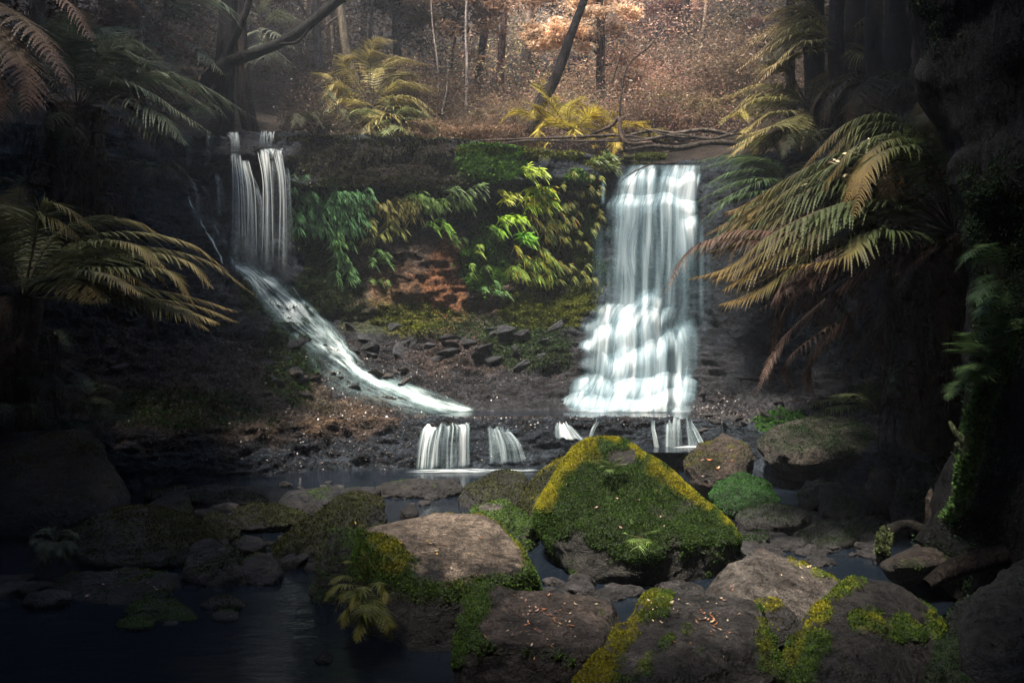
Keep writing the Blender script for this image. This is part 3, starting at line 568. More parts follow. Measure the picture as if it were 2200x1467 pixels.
# the great fall on the right: a sheet pushed outward over rounded rock steps
root = thing('waterfall', 'wide white stepped waterfall pouring over mossy rock lip on the right', 'waterfall', P(1365, 880, 12.7))
def stepped(mb, x0f, x1f, y0, y1, d0, steps, nu, nv, seed, densf, off=0.0, uscale=1.0):
    v = np.linspace(0, 1, nv)[:, None]; u = np.linspace(0, 1, nu)[None]
    py = y0 + (y1 - y0) * v + 0 * u; px = x0f(py) * (1 - u) + x1f(py) * u; d = np.full(px.shape, d0)
    crest = np.zeros(px.shape)
    for (yc, out, wdt, freq, amp_, ph, xa_, xb_) in steps:
        nn_ = noise(np.stack([px / (freq * .42), px * 0 + yc * .37, px * 0], -1), seed); lob = np.abs(nn_) ** .7; yl = yc + amp_ * 2.0 * (1 - lob) * 1.0 - amp_ + 12 * noise(np.stack([px / 60, px * 0 + yc, px * 0], -1), seed) - .24 * (px - 1370) * (600 < yc < 780) - .06 * (px - 1370) * (yc > 780)
        m = sstep(xa_ - 12, xa_ + 12, px) * (1 - sstep(xb_ - 12, xb_ + 12, px)) if xa_ is not None else 1
        t = np.clip((py - yl) / wdt, 0, 1); d = d - m * out * np.sin(np.pi / 2 * t) ** .8
        crest = np.maximum(crest, m * (py > yl - 2) * sstep(-2, 15, py - yl) * np.exp(-np.maximum(py - yl, 0) / 46) * (.85 + .5 * noise(np.stack([px / 27, px * 0 + yc, px * 0], -1), seed + 3)))
    d = d - .06 * fbm(np.stack([px / 22, py / 300, px * 0], -1), 3, seed) - off
    G = np.stack([(px - 1100) / F * d, d, CAMZ - (py - 733) / F * d], -1)
    brk = sum([.9 * sstep(yc - 6, yc + 14, py + 14 * noise(np.stack([px / 37, px * 0 + yc, px * 0], -1), seed)) for (yc, *_r) in steps])
    U = (u + 0 * v) * 1.5 * uscale + seed * 5 + .05 * noise(np.stack([px / 40, py / 90, px * 0], -1), seed + 9); V = (py / F * 13) + seed
    dn = densf(u + 0 * v, v + 0 * u, px, py, crest)
    mb.add(G.reshape(-1, 3), grid_faces(nv, nu), (1, 1, 1), uv=np.stack([U.ravel(), V.ravel()], 1), d=dn.ravel())
XL = lambda y: np.interp(y, [352, 375, 425, 440, 600, 650, 665, 700, 800, 850, 884], [1348, 1324, 1310, 1302, 1292, 1290, 1272, 1246, 1236, 1210, 1194])
XR = lambda y: np.interp(y, [350, 400, 440, 470, 700, 715, 740, 800, 860, 884], [1512, 1506, 1502, 1504, 1500, 1506, 1512, 1508, 1500, 1494])
STEPS = [(372, .10, 22, 62, 10, 1318, None, None), (428, .16, 26, 85, 10, 1300, None, None), (462, .10, 26, 60, 6, 1470, 1466, 1530), (640, .16, 38, 52, 16, 1300, 1230, 1420),
         (676, .16, 36, 48, 14, 1400, 1345, 1440), (694, .16, 34, 60, 12, 1270, 1220, 1350), (722, .26, 44, 76, 12, 1437, 1425, 1530), (742, .22, 42, 64, 12, 1322, 1300, 1440), (806, .34, 44, 110, 7, 1230, None, None), (846, .30, 34, 90, 5, 1250, None, None)]
def dens1(u, v, px, py, crest):
    e = sstep(0, .16, u + .05 * noise(np.stack([py / 20, py * 0, py * 0], -1), 2)) * sstep(0, .12, 1 - u); e = e * (.75 + .25 * noise(np.stack([px / 9, py / 160, px * 0], -1), 3))
    low = sstep(620, 800, py); gap = noise(np.stack([px / 14, py / 220, px * 0], -1), 8); b = .60 + .12 * low + .50 * gap * (1 - .35 * low) + .75 * np.clip(crest, 0, 1.2) + .25 * (1 - sstep(370, 460, py)) + .3 * sstep(838, 880, py)
    b *= 1 - .55 * np.exp(-(((px - 1450) / 22) ** 2 + ((py - 650) / 80) ** 2)) - .5 * np.exp(-(((px - 1340) / 22) ** 2 + ((py - 610) / 40) ** 2))
    b *= 1 - .8 * np.exp(-(((px - 1415) / 9) ** 2 + ((py - 375) / 22) ** 2))
    return np.clip(e * b * sstep(0, .01, v) * (1.3 - .3 * sstep(.97, 1, v)), 0, 1.6)
mb = MB(); stepped(mb, XL, XR, 352, 884, 13.75, STEPS, 220, 420, 1, dens1, uscale=1)
mb.obj('water_sheet', M_FALL, parent=root, smooth=True)
mb = MB(); stepped(mb, lambda y: XL(y) + 10, lambda y: XR(y) - 8, 356, 880, 13.72, STEPS, 160, 300, 2, lambda *a: dens1(*a) * .32, off=.09, uscale=.7)
mb.obj('outer_water_sheet', M_FALL, parent=root, smooth=True)
for x0, x1, ya, yb, dn in [(1292, 1300, 385, 445, .4), (1500, 1514, 470, 720, .3), (1270, 1304, 470, 670, .16), (1514, 1530, 480, 700, .10)]:
    mb = MB(); ribbon(mb, rowsP([(x0, ya, 13.45, x1, ya, 13.45), (x0 - 2, (ya + yb) / 2, 13.3, x1 + 2, (ya + yb) / 2, 13.3), (x0 - 4, yb, 13.2, x1 + 3, yb, 13.2)]), 1, dn, edge=.5, endfade=(.2, .35), seed=int(x0) % 9, nv=30)
    mb.obj('side_trickle', M_FALL, parent=root, smooth=True)
mb = MB()
for k in range(5):
    ribbon(mb, rowsP([(1212 + 8 * k, 868 + 3 * k, 12.75 - .06 * k, 1482 + 6 * k, 866 + 3 * k, 12.75 - .06 * k), (1208 + 6 * k, 878 + 3 * k, 12.62 - .06 * k, 1490 + 6 * k, 877 + 3 * k, 12.62 - .06 * k), (1225, 884 + 2 * k, 12.40 - .08 * k, 1480, 884 + 2 * k, 12.40 - .08 * k)]), 1, .75 - .12 * k, edge=.2, endfade=(.1, .4), seed=k, nu=40, nv=16, wav=.08)
mb.obj('splash_foam', M_FOAM, parent=root, smooth=True)
# twin thin falls on the left
def thinfall(label, strands, base):
    r = thing('waterfall', label, 'waterfall', base, 'thin falls on the left of the cliff')
    for k, (xa_, xb_, ya, yb, w0, w1, d0, d1, dn) in enumerate(strands):
        mb = MB(); rk = random.Random(k * 7 + int(xa_)); mid = (ya + yb) / 2; q = .25 * ya + .0 + .75 * ya * 0 + .25 * (yb - ya) + .75 * ya
        rows = [(xa_ - w0 / 2, ya, d0, xa_ + w0 / 2, ya, d0), (xa_ * .6 + xb_ * .4 - w0 * .55, ya + .12 * (yb - ya), d0 * .5 + d1 * .5, xa_ * .6 + xb_ * .4 + w0 * .55, ya + .12 * (yb - ya), d0 * .5 + d1 * .5),
                (xb_ - w1 * .4, ya + .45 * (yb - ya), d1, xb_ + w1 * .4, ya + .45 * (yb - ya), d1), (xb_ - w1 / 2, yb, d1, xb_ + w1 / 2, yb, d1)]
        ribbon(mb, rowsP(rows), 1, [dn * .5, dn * .6, dn * .36, dn * .24, dn * .2], edge=.5, endfade=(.02, .15), seed=k + int(xa_) % 7, nu=16, nv=50, wav=.06)
        for q_ in range(5):                                  # the fine threads inside a strand
            jx = rk.gauss(0, w0 * .38); kx = jx * w1 / max(w0, 8) * 1.0 + rk.gauss(0, 3); wq = rk.uniform(2.5, 6); ys = ya + rk.uniform(-4, 8)
            ribbon(mb, rowsP([(xa_ + jx - wq / 2, ys, d0 - .02, xa_ + jx + wq / 2, ys, d0 - .02), (xb_ + kx * .7 - wq / 2, ya + .3 * (yb - ya), d1 - .03, xb_ + kx * .7 + wq / 2, ya + .3 * (yb - ya), d1 - .03), (xb_ + kx - wq * .7, yb - rk.uniform(0, 30), d1 - .03, xb_ + kx + wq * .7, yb, d1 - .03)]), 1, [dn * .8, dn * .75, dn * .3], edge=.5, endfade=(.04, .3), seed=q_, nu=5, nv=30)
        mb.obj('water_strand', M_FALL2, parent=r, smooth=True)
    return r
thinfall('left strand pair of the twin fall, thin grey-white veils over dark rock',
  [(500,505,284,345,26,28,13.3,13.05,.75),(503,508,330,600,22,34,13.1,12.95,1.5),(526,540,345,600,20,34,13.1,12.95,1.6),(515,524,350,605,30,84,13.12,12.98,.6),(548,560,400,600,14,44,13.15,13.0,.4)], P(520, 590, 13.1))
thinfall('right strand pair of the twin fall, two bright white ribbons from a rock knob',
  [(569,568,284,325,10,12,13.4,13.3,.7),(581,581,284,322,10,12,13.4,13.3,.8),(567,576,322,615,20,22,13.2,13.05,2.4),(598,611,322,612,18,22,13.2,13.05,1.5),(582,585,320,345,44,40,13.25,13.15,1.2),(588,592,345,612,30,78,13.2,13.1,.5),(618,622,360,600,5,12,13.3,13.2,.4)], P(585, 600, 13.2))
thinfall('faint misty trickle far left of the twin fall',
  [(407,407,285,385,5,5,12.7,12.65,.3),(450,450,285,370,10,18,12.8,12.75,.35),(408,425,382,520,20,60,12.6,12.5,.38),(465,472,375,480,14,14,12.8,12.75,.5),(440,470,470,560,50,50,12.7,12.7,.25)], P(440, 560, 12.6))
# water that runs over the rock: laid on the terrain
def laid(mb, path, nv, nu, dens, off=.05, seed=0, edge=.3, endfade=(.02, .05), sm=2):
    pa = catmull([(x, y, w_) for x, y, w_ in path], nv); t = np.gradient(pa[:, :2], axis=0); t /= np.linalg.norm(t, axis=1)[:, None]
    nx, ny = -t[:, 1], t[:, 0]; u = np.linspace(-.5, .5, nu); G = np.zeros((nv, nu, 3)); last = None
    for i in range(nv):
        for j in range(nu):
            x = pa[i, 0] + nx[i] * u[j] * pa[i, 2]; y = pa[i, 1] + ny[i] * u[j] * pa[i, 2]
            p, n = hit(x, y, off)
            if p is None: p = last
            G[i, j] = p; last = p
    for _ in range(sm):
        G[1:-1] = (G[:-2] + 2 * G[1:-1] + G[2:]) / 4; G[:, 1:-1] = (G[:, :-2] + 2 * G[:, 1:-1] + G[:, 2:]) / 4
    s = np.cumsum(np.r_[0, np.linalg.norm(np.diff(G[:, nu // 2], axis=0), axis=1)])
    U = np.linspace(0, 1, nu)[None] * np.linalg.norm(G[:, -1] - G[:, 0], axis=1).mean() + seed * 3; V = np.repeat(s[:, None], nu, 1)
    uu = np.linspace(0, 1, nu)[None]; tt = np.linspace(0, 1, nv)[:, None]
    e = np.minimum(sstep(0, edge, uu), sstep(0, edge, 1 - uu)) * sstep(0, endfade[0], tt) * sstep(0, endfade[1], 1 - tt)
    dd = np.interp(np.linspace(0, 1, nv), np.linspace(0, 1, len(dens)), dens)[:, None]
    mb.add(G.reshape(-1, 3), grid_faces(nv, nu), (1, 1, 1), uv=np.stack([(U + 0 * V).ravel(), V.ravel()], 1), d=(e * dd).ravel())
root = thing('cascade', 'white cascade running down the dark rock slope from the twin fall to the pool', 'waterfall', P(760, 790, 12.8))
mb = MB(); laid(mb, [(500,570,18),(545,594,52),(590,638,84),(640,690,100),(700,736,84),(742,768,52),(768,798,36),(812,824,34),(862,842,48),(930,868,54),(985,884,36),(1022,888,12)], 150, 20, [.8,1.4,1.4,1.3,1.2,1.2,1.6,1.6,1.3,1.1,1.2,.9], seed=1, edge=.5)
mb.obj('water_sheet', M_CASC, parent=root, smooth=True)
mb = MB(); laid(mb, [(560,598,14),(610,632,18),(655,676,18),(700,722,18),(738,756,14),(760,785,12),(800,818,12),(880,850,14),(960,880,10)], 120, 8, [1.4,2.2,2.0,2.0,1.8,2.0,2.0,1.6,1.6], off=.06, seed=4, edge=.5)
laid(mb, [(620,612,6),(660,660,10),(700,700,14),(740,745,8),(790,790,8)], 60, 6, [.5,1.2,1.2,.9,.2], off=.05, seed=6, edge=.5)
laid(mb, [(650,700,12),(690,745,14),(740,790,10),(780,815,10)], 50, 6, [.6,1.2,1.0,.2], off=.05, seed=8, edge=.5)
laid(mb, [(760,800,60),(830,835,90),(900,868,70),(960,885,30)], 60, 14, [.15,.5,.5,.2], off=.03, seed=12, edge=.5)
laid(mb, [(660,740,50),(700,790,80),(760,830,70),(820,860,50)], 50, 14, [.1,.35,.35,.1], off=.03, seed=14, edge=.5)
mb.obj('side_stream', M_CASC, parent=root, smooth=True)
root = thing('cascade', 'thin rivulet threading down the dark rocks left of the twin fall', 'waterfall', P(440, 520, 12.7))
mb = MB(); laid(mb, [(404,425,5),(415,455,8),(438,490,9),(455,520,10),(470,545,7),(480,575,8)], 60, 6, [.5,1.1,1.5,1.3,1.1,.8], off=.05, seed=2, edge=.5)
laid(mb, [(450,470,8),(470,505,12),(490,545,10),(500,575,10)], 40, 6, [.2,.5,.5,.5], off=.05, seed=3, edge=.5)
mb.obj('water_sheet', M_CASC, parent=root, smooth=True)
# small falls over the ledge
def ledgefall(label, rows, dens, seed, foam=None):
    a0 = rows[0]; rows = [(a0[0] - 3, 899, 11.25, a0[3] + 3, 899, 11.3)] + rows; dens = [.35] + (list(dens) if hasattr(dens, '__len__') else [dens] * 3)
    r = thing('ledge_fall', label, 'waterfall', P(rows[-1][0], rows[-1][1], rows[-1][2]), 'small falls over the low ledge')
    mb = MB(); ribbon(mb, rowsP(rows), 1, dens, edge=.12, endfade=(.06, .05), seed=seed, nu=90, nv=30, wav=.10, jag=.05); mb.obj('water_sheet', M_LEDGE, parent=r, smooth=True)
    if foam:
        mb = MB(); ribbon(mb, [(np.array([*xa(a, d_), z]), np.array([*xa(b, d2), z])) for a, d_, b, d2, z in foam], 1, 1.5, edge=.35, endfade=(.35, .65), seed=seed, nu=60, nv=16)
        mb.obj('foam', M_FOAM, parent=r, smooth=True)
ledgefall('broad fringed curtain of white water over the left end of the low ledge', [(910,914,10.85,1005,912,10.9),(902,922,10.62,1012,920,10.66),(893,955,10.5,1012,955,10.55),(886,1008,10.45,1014,1004,10.5)], [1.5,1.3,1.0,1.1], 3,
  [(876,10.5,1040,10.6,.02),(866,10.25,1090,10.4,.022),(850,9.9,1110,10.15,.022)])
ledgefall('second ledge curtain fanning to the right with dark gaps', [(1045,918,10.9,1098,928,10.95),(1047,926,10.66,1105,932,10.7),(1048,955,10.5,1125,955,10.55),(1050,996,10.42,1138,992,10.48)], [.7,.9,.8,.8], 5,
  [(1035,10.5,1150,10.6,.02),(1040,10.35,1165,10.4,.022),(1060,10.2,1160,10.3,.022)])
ledgefall('short splayed fall near the middle of the ledge left of the mossy peak', [(1196,908,11.0,1222,906,11.05),(1192,918,10.8,1232,916,10.85),(1190,942,10.7,1258,944,10.75)], [1.0,1.1,1.2], 7)
ledgefall('single narrow spout just above the mossy peak', [(1276,906,11.0,1286,906,11.0),(1270,918,10.85,1281,918,10.85),(1264,938,10.8,1274,938,10.8)], 1.3, 8)
ledgefall('thin arched spout right of the mossy peak', [(1398,916,11.0,1407,916,11.0),(1401,935,10.9,1411,935,10.9),(1405,966,10.85,1418,966,10.85)], 1.2, 9)
ledgefall('row of faint threads of water in the right part of the ledge', [(1424,908,11.0,1466,908,11.0),(1424,925,10.9,1468,925,10.9),(1422,966,10.85,1470,964,10.85)], .65, 10)
ledgefall('bright bell-shaped spill at the right end of the ledge', [(1474,906,11.0,1486,906,11.0),(1474,920,10.85,1496,920,10.85),(1476,940,10.75,1508,940,10.75),(1478,960,10.7,1517,956,10.7)], [1.4,1.4,1.3,1.3], 11,
  [(1470,10.9,1525,10.9,.285),(1440,10.7,1530,10.75,.287),(1430,10.45,1500,10.5,.287)])

stones((430,700,1090,1230), 30, .05, .13, 'dark stone in the gaps between the left creek boulders', 'stones between the left creek boulders', 12)

def rubble(region, n, smin, smax, lab, group, seed, col):     # broken rocks lying on the slopes
    rs = np.random.default_rng(seed); V, Fc = ICO[4]; protos = []
    for k in range(6):
        pts = rs.normal(size=(9, 3)) * np.array([1, .8, .45]); c, pl = hull_planes(pts); dots = np.maximum(V @ pl[:, :3].T, 0) / pl[:, 3]; v = V * ((dots ** 40).sum(1) ** (-1 / 40))[:, None]
        v = v / np.abs(v).max() * (1 + .08 * fbm(v * 2, 3, seed + k))[:, None]; mb = MB(); mb.add(v, Fc, np.array(col)[None] * rs.uniform(.6, 1.5) * (1 + .5 * fbm(v * 2.5, 3, k))[:, None]); protos.append(mb.mesh('rock', M_ROCK, True))
    x0, x1, y0, y1 = region
    for k in range(n):
        p, nn = hit(rs.uniform(x0, x1), rs.uniform(y0, y1), 0)
        if p is None or nn[2] < .1: continue
        s = rs.uniform(smin, smax); o = bpy.data.objects.new('rock', protos[k % 6]); COL.objects.link(o); o.location = p; o.scale = (s, s, s * rs.uniform(.5, 1)); o.rotation_euler = (rs.uniform(-.3, .3), rs.uniform(-.3, .3), rs.uniform(0, 6.3)); tagit(o, lab, 'rock', group)
rubble((790, 1200, 700, 790), 34, .08, .28, 'dark broken rock at the foot of the fern wall', 'broken rocks at the foot of the fern wall', 3, (.022, .023, .027))
rubble((560, 780, 640, 850), 18, .07, .20, 'dark wet rock beside the long cascade', 'rocks beside the long cascade', 4, (.020, .021, .024))
rubble((250, 900, 780, 900), 26, .06, .20, 'brown rock on the broad left slope above the ledge', 'rocks on the left slope', 5, (.035, .027, .023))
rubble((1500, 1720, 840, 930), 22, .06, .18, 'dark rock on the bank right of the big waterfall', 'rocks right of the big waterfall', 6, (.024, .022, .022))

# ------------------------------------------------------------------ fronds and ferns
UPZ = np.array([0, 0, 1.0])
def frond_geo(mb, pts, W, n=26, m=8, droop=.35, fwd=.45, col=(.05, .08, .02), tip=None, rach=.010, peak=.38, stipe=.12, cvar=.25, roll=0.0, seed=0, lift=.1, pw=1.0, rcol=(.06, .045, .03)):
    r = np.random.default_rng(seed); p = catmull(pts, 60); T = nrm(np.gradient(p, axis=0))
    S = nrm(np.cross(T, UPZ + np.array([.01, .02, 0]))); ref = S[len(S) // 3]
    sg = np.sign((S * ref).sum(1))[:, None]; sg[sg == 0] = 1; S = S * sg
    N = np.cross(S, T); N = N * np.sign((N[:, 2:3] > -2) * 1.0)
    if roll: S, N = S * math.cos(roll) + N * math.sin(roll), N * math.cos(roll) - S * math.sin(roll)
    t = stipe + (1 - stipe) * (np.arange(n) + .5) / n; ii = t * 59; i0 = np.clip(ii.astype(int), 0, 58); f = (ii - i0)[:, None]
    pk = lambda A: A[i0] * (1 - f) + A[i0 + 1] * f
    Pp, Tt, Ss, Nn = pk(p), nrm(pk(T)), nrm(pk(S)), nrm(pk(N)); q = (t - stipe) / (1 - stipe)
    L = W * np.minimum(1, (q / peak + .25)) ** .9 * np.clip(1 - np.maximum(0, q - peak * .6) / (1.02 - peak * .6), 0, 1) ** .75
    base = np.array(col)[None] * (1 + cvar * r.normal(0, 1, (n, 1)).clip(-1.5, 1.5))
    if tip is not None: k = sstep(.35, .95, q)[:, None]; base = base * (1 - k) + np.array(tip) * k
    for side in (-1, 1):
        Ls = L * r.uniform(.66, 1.15, n); fw = fwd + r.normal(0, .06, n) + .25 * q
        d0 = nrm(side * Ss + Tt * fw[:, None] + Nn * lift); mm = max(m, 3); s = (np.arange(mm) + .5) / mm
        dr = droop * (1 + r.normal(0, .25, n))
        g = lambda s_: Pp[:, None] + (Ls[:, None] * s_[None])[..., None] * d0[:, None] + (Ls[:, None] * dr[:, None] * s_[None] ** 2)[..., None] * np.array([0, 0, -1.0]) + (Ls[:, None] * .12 * s_[None] ** 2)[..., None] * Tt[:, None]
        if m == 0:                                           # simple blade pinnae
            s5 = np.array([0, .3, .65, 1.0]); Q = g(s5); wd = (L / n * 0 + np.linalg.norm(p[-1] - p[0]) / n * .42 * pw)[:, None, None] * np.array([.7, 1, .7, .08])[None, :, None] * np.clip(L / W + .3, 0, 1)[:, None, None]
            v = np.stack([Q - Tt[:, None] * wd, Q + Tt[:, None] * wd], 2).reshape(-1, 3); a = (np.arange(n)[:, None] * 8 + np.arange(3)[None] * 2).ravel()
            mb.add(v, np.stack([a, a + 1, a + 3, a + 2], 1), np.repeat(base, 8, 0))
        else:
            Q = g(s); ds = nrm(g(s + .02) - g(s - .02)); nn = nrm(np.cross(ds, np.cross(Tt[:, None], ds) + 1e-4))
            nn = nrm(Tt[:, None] - ds * (ds * Tt[:, None]).sum(-1, keepdims=True)); w_ = (Ls[:, None] / mm * .9)[..., None]
            l = (np.linalg.norm(p[-1] - p[0]) / n * .62 * pw * np.clip(L / W + .15, .25, 1)[:, None] * (1.03 - s[None]) ** .8)[..., None]
            for k in (-1, 1):
                tipv = Q + nn * k * l + ds * w_ * .9 - UPZ * l * .12
                v = np.stack([Q - ds * w_, Q + ds * w_, tipv], 2).reshape(-1, 3); c_ = np.repeat(np.repeat(base[:, None], mm, 1) * r.uniform(.8, 1.2, (n, mm, 1)), 3, 1).reshape(-1, 3)
                mb.add(v, np.arange(len(v)).reshape(-1, 3), c_)
    tube(mb, p[::6], [rach, rach * .25], rcol, ns=4, n=14)
def arch(a, b, h, k=.45):                                    # a curved spine between two points
    a, b = np.array(a, float), np.array(b, float); m1 = a * .72 + b * .28 + UPZ * h * .8; m2 = a * .42 + b * .58 + UPZ * h
    return [a, m1, m2, b]
def fern(name, label, crown, fr, W=.5, n=24, m=7, col=(.05, .08, .02), tip=None, cat='fern', group=None, droop=.35, seed=0, trunk=None, tcol=(.05, .038, .03), tr=(.13, .1), rach=.010, dead=(), dup=0, dsh=0, **kw):
    crown = (crown[0], crown[1], crown[2] + dsh); fr = [[(q[0], q[1], q[2] + dsh) for q in f] for f in fr]
    rj = random.Random(seed); fr = list(fr) + [[(q[0] + rj.gauss(0, 9) + jx * (i + 1) / len(f), q[1] + rj.gauss(0, 6) + jy * (i + 1) / len(f), q[2] + jd) for i, q in enumerate(f)] for _ in range(dup) for f in fr for jx, jy, jd in [(rj.gauss(0, 34), rj.gauss(16, 24), rj.uniform(-.5, .5))]]
    c = P(*crown); root = thing(name, label, cat, c if trunk is None else P(*trunk[-1]), group)
    if trunk is not None:
        mb = MB(); tube(mb, [P(*q) for q in trunk][::-1] + [c], list(tr)[::-1] if len(tr) > 2 else tr, tcol, ns=18, n=60, rough=.35, fr=5, seed=seed); mb.obj('trunk', M_BARK, parent=root, smooth=True)
        mb = MB(); r = np.random.default_rng(seed)           # the fibrous skirt of old stalks
        tp = catmull([P(*q) for q in trunk], 60)
        for k in range(150):
            a = tp[int(r.uniform(0, 45))]; an = r.uniform(0, 6.28); o_ = np.array([math.cos(an), math.sin(an), 0]) * tr[-1] * 1.02
            tube(mb, [a + o_, a + o_ * 1.7 + UPZ * r.uniform(-.1, .02), a + o_ * r.uniform(1.2, 2.1) - UPZ * r.uniform(.2, .6)], [.012, .003], np.array(tcol) * r.uniform(.7, 1.8), ns=3, n=6)
        mb.obj('stalk_skirt', M_BARK, parent=root)
    for k, f in enumerate(fr):
        pts = [c] + [P(*q) for q in f]; ln = sum(np.linalg.norm(pts[i + 1] - pts[i]) for i in range(len(pts) - 1))
        mb = MB(); frond_geo(mb, pts, W * min(1, ln / 1.2) if W > .3 else W, n, m, droop, col=np.array(col) * random.uniform(.8, 1.2), tip=tip, seed=seed * 50 + k, rach=rach, **kw)
        mb.obj('frond', M_FERN, parent=root)
    dj = random.Random(seed + 9); dead = list(dead) + [[(q[0] + dj.gauss(0, 40), q[1] + dj.gauss(10, 30), q[2] + dj.uniform(-.3, .4)) for q in f] for _ in range(2 if len(dead) > 5 else 0) for f in dead]
    for k, f in enumerate(dead):
        pts = [c] + [P(*q) for q in f]; mb = MB(); frond_geo(mb, pts, W * .62, n, m, .8, col=np.array((.085, .05, .036)) * dj.uniform(.5, 1.2), seed=seed * 50 + 90 + k, rach=rach); o = mb.obj('dead_frond', M_FERN, parent=root)
    return root
DG, MG, YG, GOLD = (.030, .048, .026), (.055, .085, .025), (.13, .15, .025), (.26, .21, .06)
# left-bank tree fern
fern('tree_fern', 'large tree fern on the left bank, grey-green fronds with golden tips reaching to the waterfall', (50, 640, 8.4), [
  [(130,545,8.5),(250,500,8.6),(400,520,8.8),(492,584,8.9)], [(160,570,8.2),(300,545,8.1),(400,560,8.1),(458,618,8.1)], [(100,520,8.8),(190,470,9.0),(270,470,9.1),(325,500,9.2)], [(150,590,7.8),(240,575,7.6),(320,615,7.5)],
  [(150,600,8.3),(260,610,8.3),(400,635,8.4),(508,668,8.5)], [(140,640,8.0),(300,650,7.9),(390,670,7.8),(448,708,7.8)], [(80,500,8.2),(100,440,8.2),(150,450,8.2),(210,500,8.2)], [(20,540,8.2),(-10,470,8.0),(-60,440,7.8)], [(10,560,7.8),(-60,520,7.5),(-140,560,7.2)],
  [(40,540,8.8),(30,450,9.2),(0,420,9.6)], [(100,600,7.6),(170,600,7.2),(230,650,6.9)], [(120,555,8.0),(210,520,7.9),(300,530,7.8),(370,590,7.8)]],
  W=.46, n=54, m=12, dup=1, col=(.085, .095, .048), tip=(.20, .155, .065), trunk=[(45, 700, 8.4), (40, 900, 8.5), (50, 1040, 8.6)], tr=(.16, .2), dead=[[(180,610,8.0),(300,640,8.0),(345,740,8.0)], [(20,760,8.2),(30,880,8.2)]], seed=1)
# upper-left dark tree fern
fern('tree_fern', 'dark umbrella-shaped tree fern at the upper left above the black gully wall', (165, 235, 10.0), [
  [(260,160,10.2),(370,190,10.3),(478,248,10.4)], [(250,180,9.8),(350,220,9.7),(462,290,9.6)], [(220,120,10.0),(280,90,10.0),(330,110,10.0)], [(200,110,10.4),(230,60,10.8),(270,70,11)], [(130,120,10.2),(90,80,10.2),(30,100,10.2)],
  [(100,150,9.8),(20,160,9.6),(-60,220,9.4)], [(90,180,9.6),(30,210,9.3),(-10,300,9.1)], [(160,120,9.6),(150,60,9.3),(170,20,9.0)], [(260,210,9.5),(350,250,9.3),(400,310,9.2)], [(110,250,9.5),(80,300,9.4)], [(240,150,10.4),(330,140,10.8),(420,190,11)]],
  W=.6, n=44, m=9, dup=1, col=(.055, .070, .046), trunk=[(165, 290, 10), (168, 440, 10.1), (175, 600, 10.2)], tr=(.30, .34), seed=2, dead=[[(120,330,9.9),(100,420,9.9)], [(200,300,9.9),(215,400,9.9)], [(300,270,9.8),(330,330,9.8)]])
fern('tree_fern', 'small shadowed tree fern between the dark trunks left of the leaning tree', (330, 60, 13.5), [
  [(380,20,13.5),(440,50,13.5)], [(390,0,13.2),(470,0,13.0),(520,60,13)], [(300,0,13.5),(250,-20,13.5),(200,20,13.5)], [(420,100,13.2),(480,160,13)], [(300,60,13.2),(250,110,13)], [(350,100,13),(380,160,12.8)]], W=.6, n=26, m=6, col=(.08, .10, .065), seed=3)
fern('tree_fern', 'grey feathery tree fern behind the leaning dark trunk at the top', (560, 60, 14.5), [
  [(600,30,14.5),(660,50,14.5)], [(590,70,14.2),(640,110,14)], [(520,30,14.5),(460,60,14.5)], [(530,80,14.2),(490,140,14)], [(560,20,14.5),(600,-30,14.5)], [(570,110,14),(590,170,14)]], W=.55, n=26, m=6, col=(.10, .11, .075), seed=4)
fern('tree_fern', 'overhanging tree fern at the top left corner with rusty drooping fronds', (-60, -20, 8.5), [
  [(40,-40,8.4),(140,0,8.3),(200,90,8.2)], [(20,20,8.2),(90,80,8.0),(150,190,7.9)], [(0,60,8.0),(50,140,7.8),(60,240,7.7)], [(-40,80,8),(-20,160,7.9),(5,260,7.8)], [(60,-80,8.6),(200,-60,8.7),(300,20,8.8)]], W=.5, n=30, m=7, col=(.055, .042, .03), tip=(.085, .048, .035), seed=5)
# yellow-lit ferns above the cliff
fern('tree_fern', 'sunlit golden-green tree fern growing on the cliff edge left of centre', (800, 230, 16.5), [
  [(790,150,16.5),(800,112,16.4),(835,120,16.3)], [(810,160,16.8),(860,130,17),(925,140,17.2)], [(840,190,16.4),(890,180,16.3),(945,205,16.2)], [(850,210,16),(900,215,15.8),(952,260,15.6)], [(760,170,16.2),(740,130,16),(765,110,15.8)],
  [(840,230,15.8),(890,240,15.6),(935,290,15.4)], [(750,200,16),(720,180,15.8),(690,215,15.6)], [(770,240,15.7),(740,250,15.5),(715,290,15.3)], [(820,250,15.6),(860,260,15.4),(890,310,15.2)], [(800,250,15.4),(790,270,15.2),(785,310,15.0)], [(830,170,16.9),(870,160,17.2),(900,170,17.4)], [(770,220,15.6),(730,215,15.3),(700,250,15.1)]],
  W=.5, n=34, m=7, dup=1, col=(.24, .20, .065), tip=(.30, .24, .10), trunk=[(800,260,16.5),(800,320,16.5)], tr=(.1, .12), seed=6)
fern('fern', 'pale green ground ferns spilling down the bank under the sunlit golden tree fern', (840, 262, 15.4), [
  [(870,235,15.3),(905,240,15.2),(945,262,15.1)], [(880,255,15.2),(920,265,15.1),(955,300,15)], [(850,240,15.5),(835,215,15.6),(860,205,15.7)], [(820,260,15.1),(790,280,15)], [(860,275,15),(885,290,14.9),(900,318,14.8)], [(830,280,15),(815,300,14.9)], [(800,240,15.2),(760,240,15.1),(735,270,15)]], W=.42, n=24, m=6, col=(.16, .18, .07), seed=7)
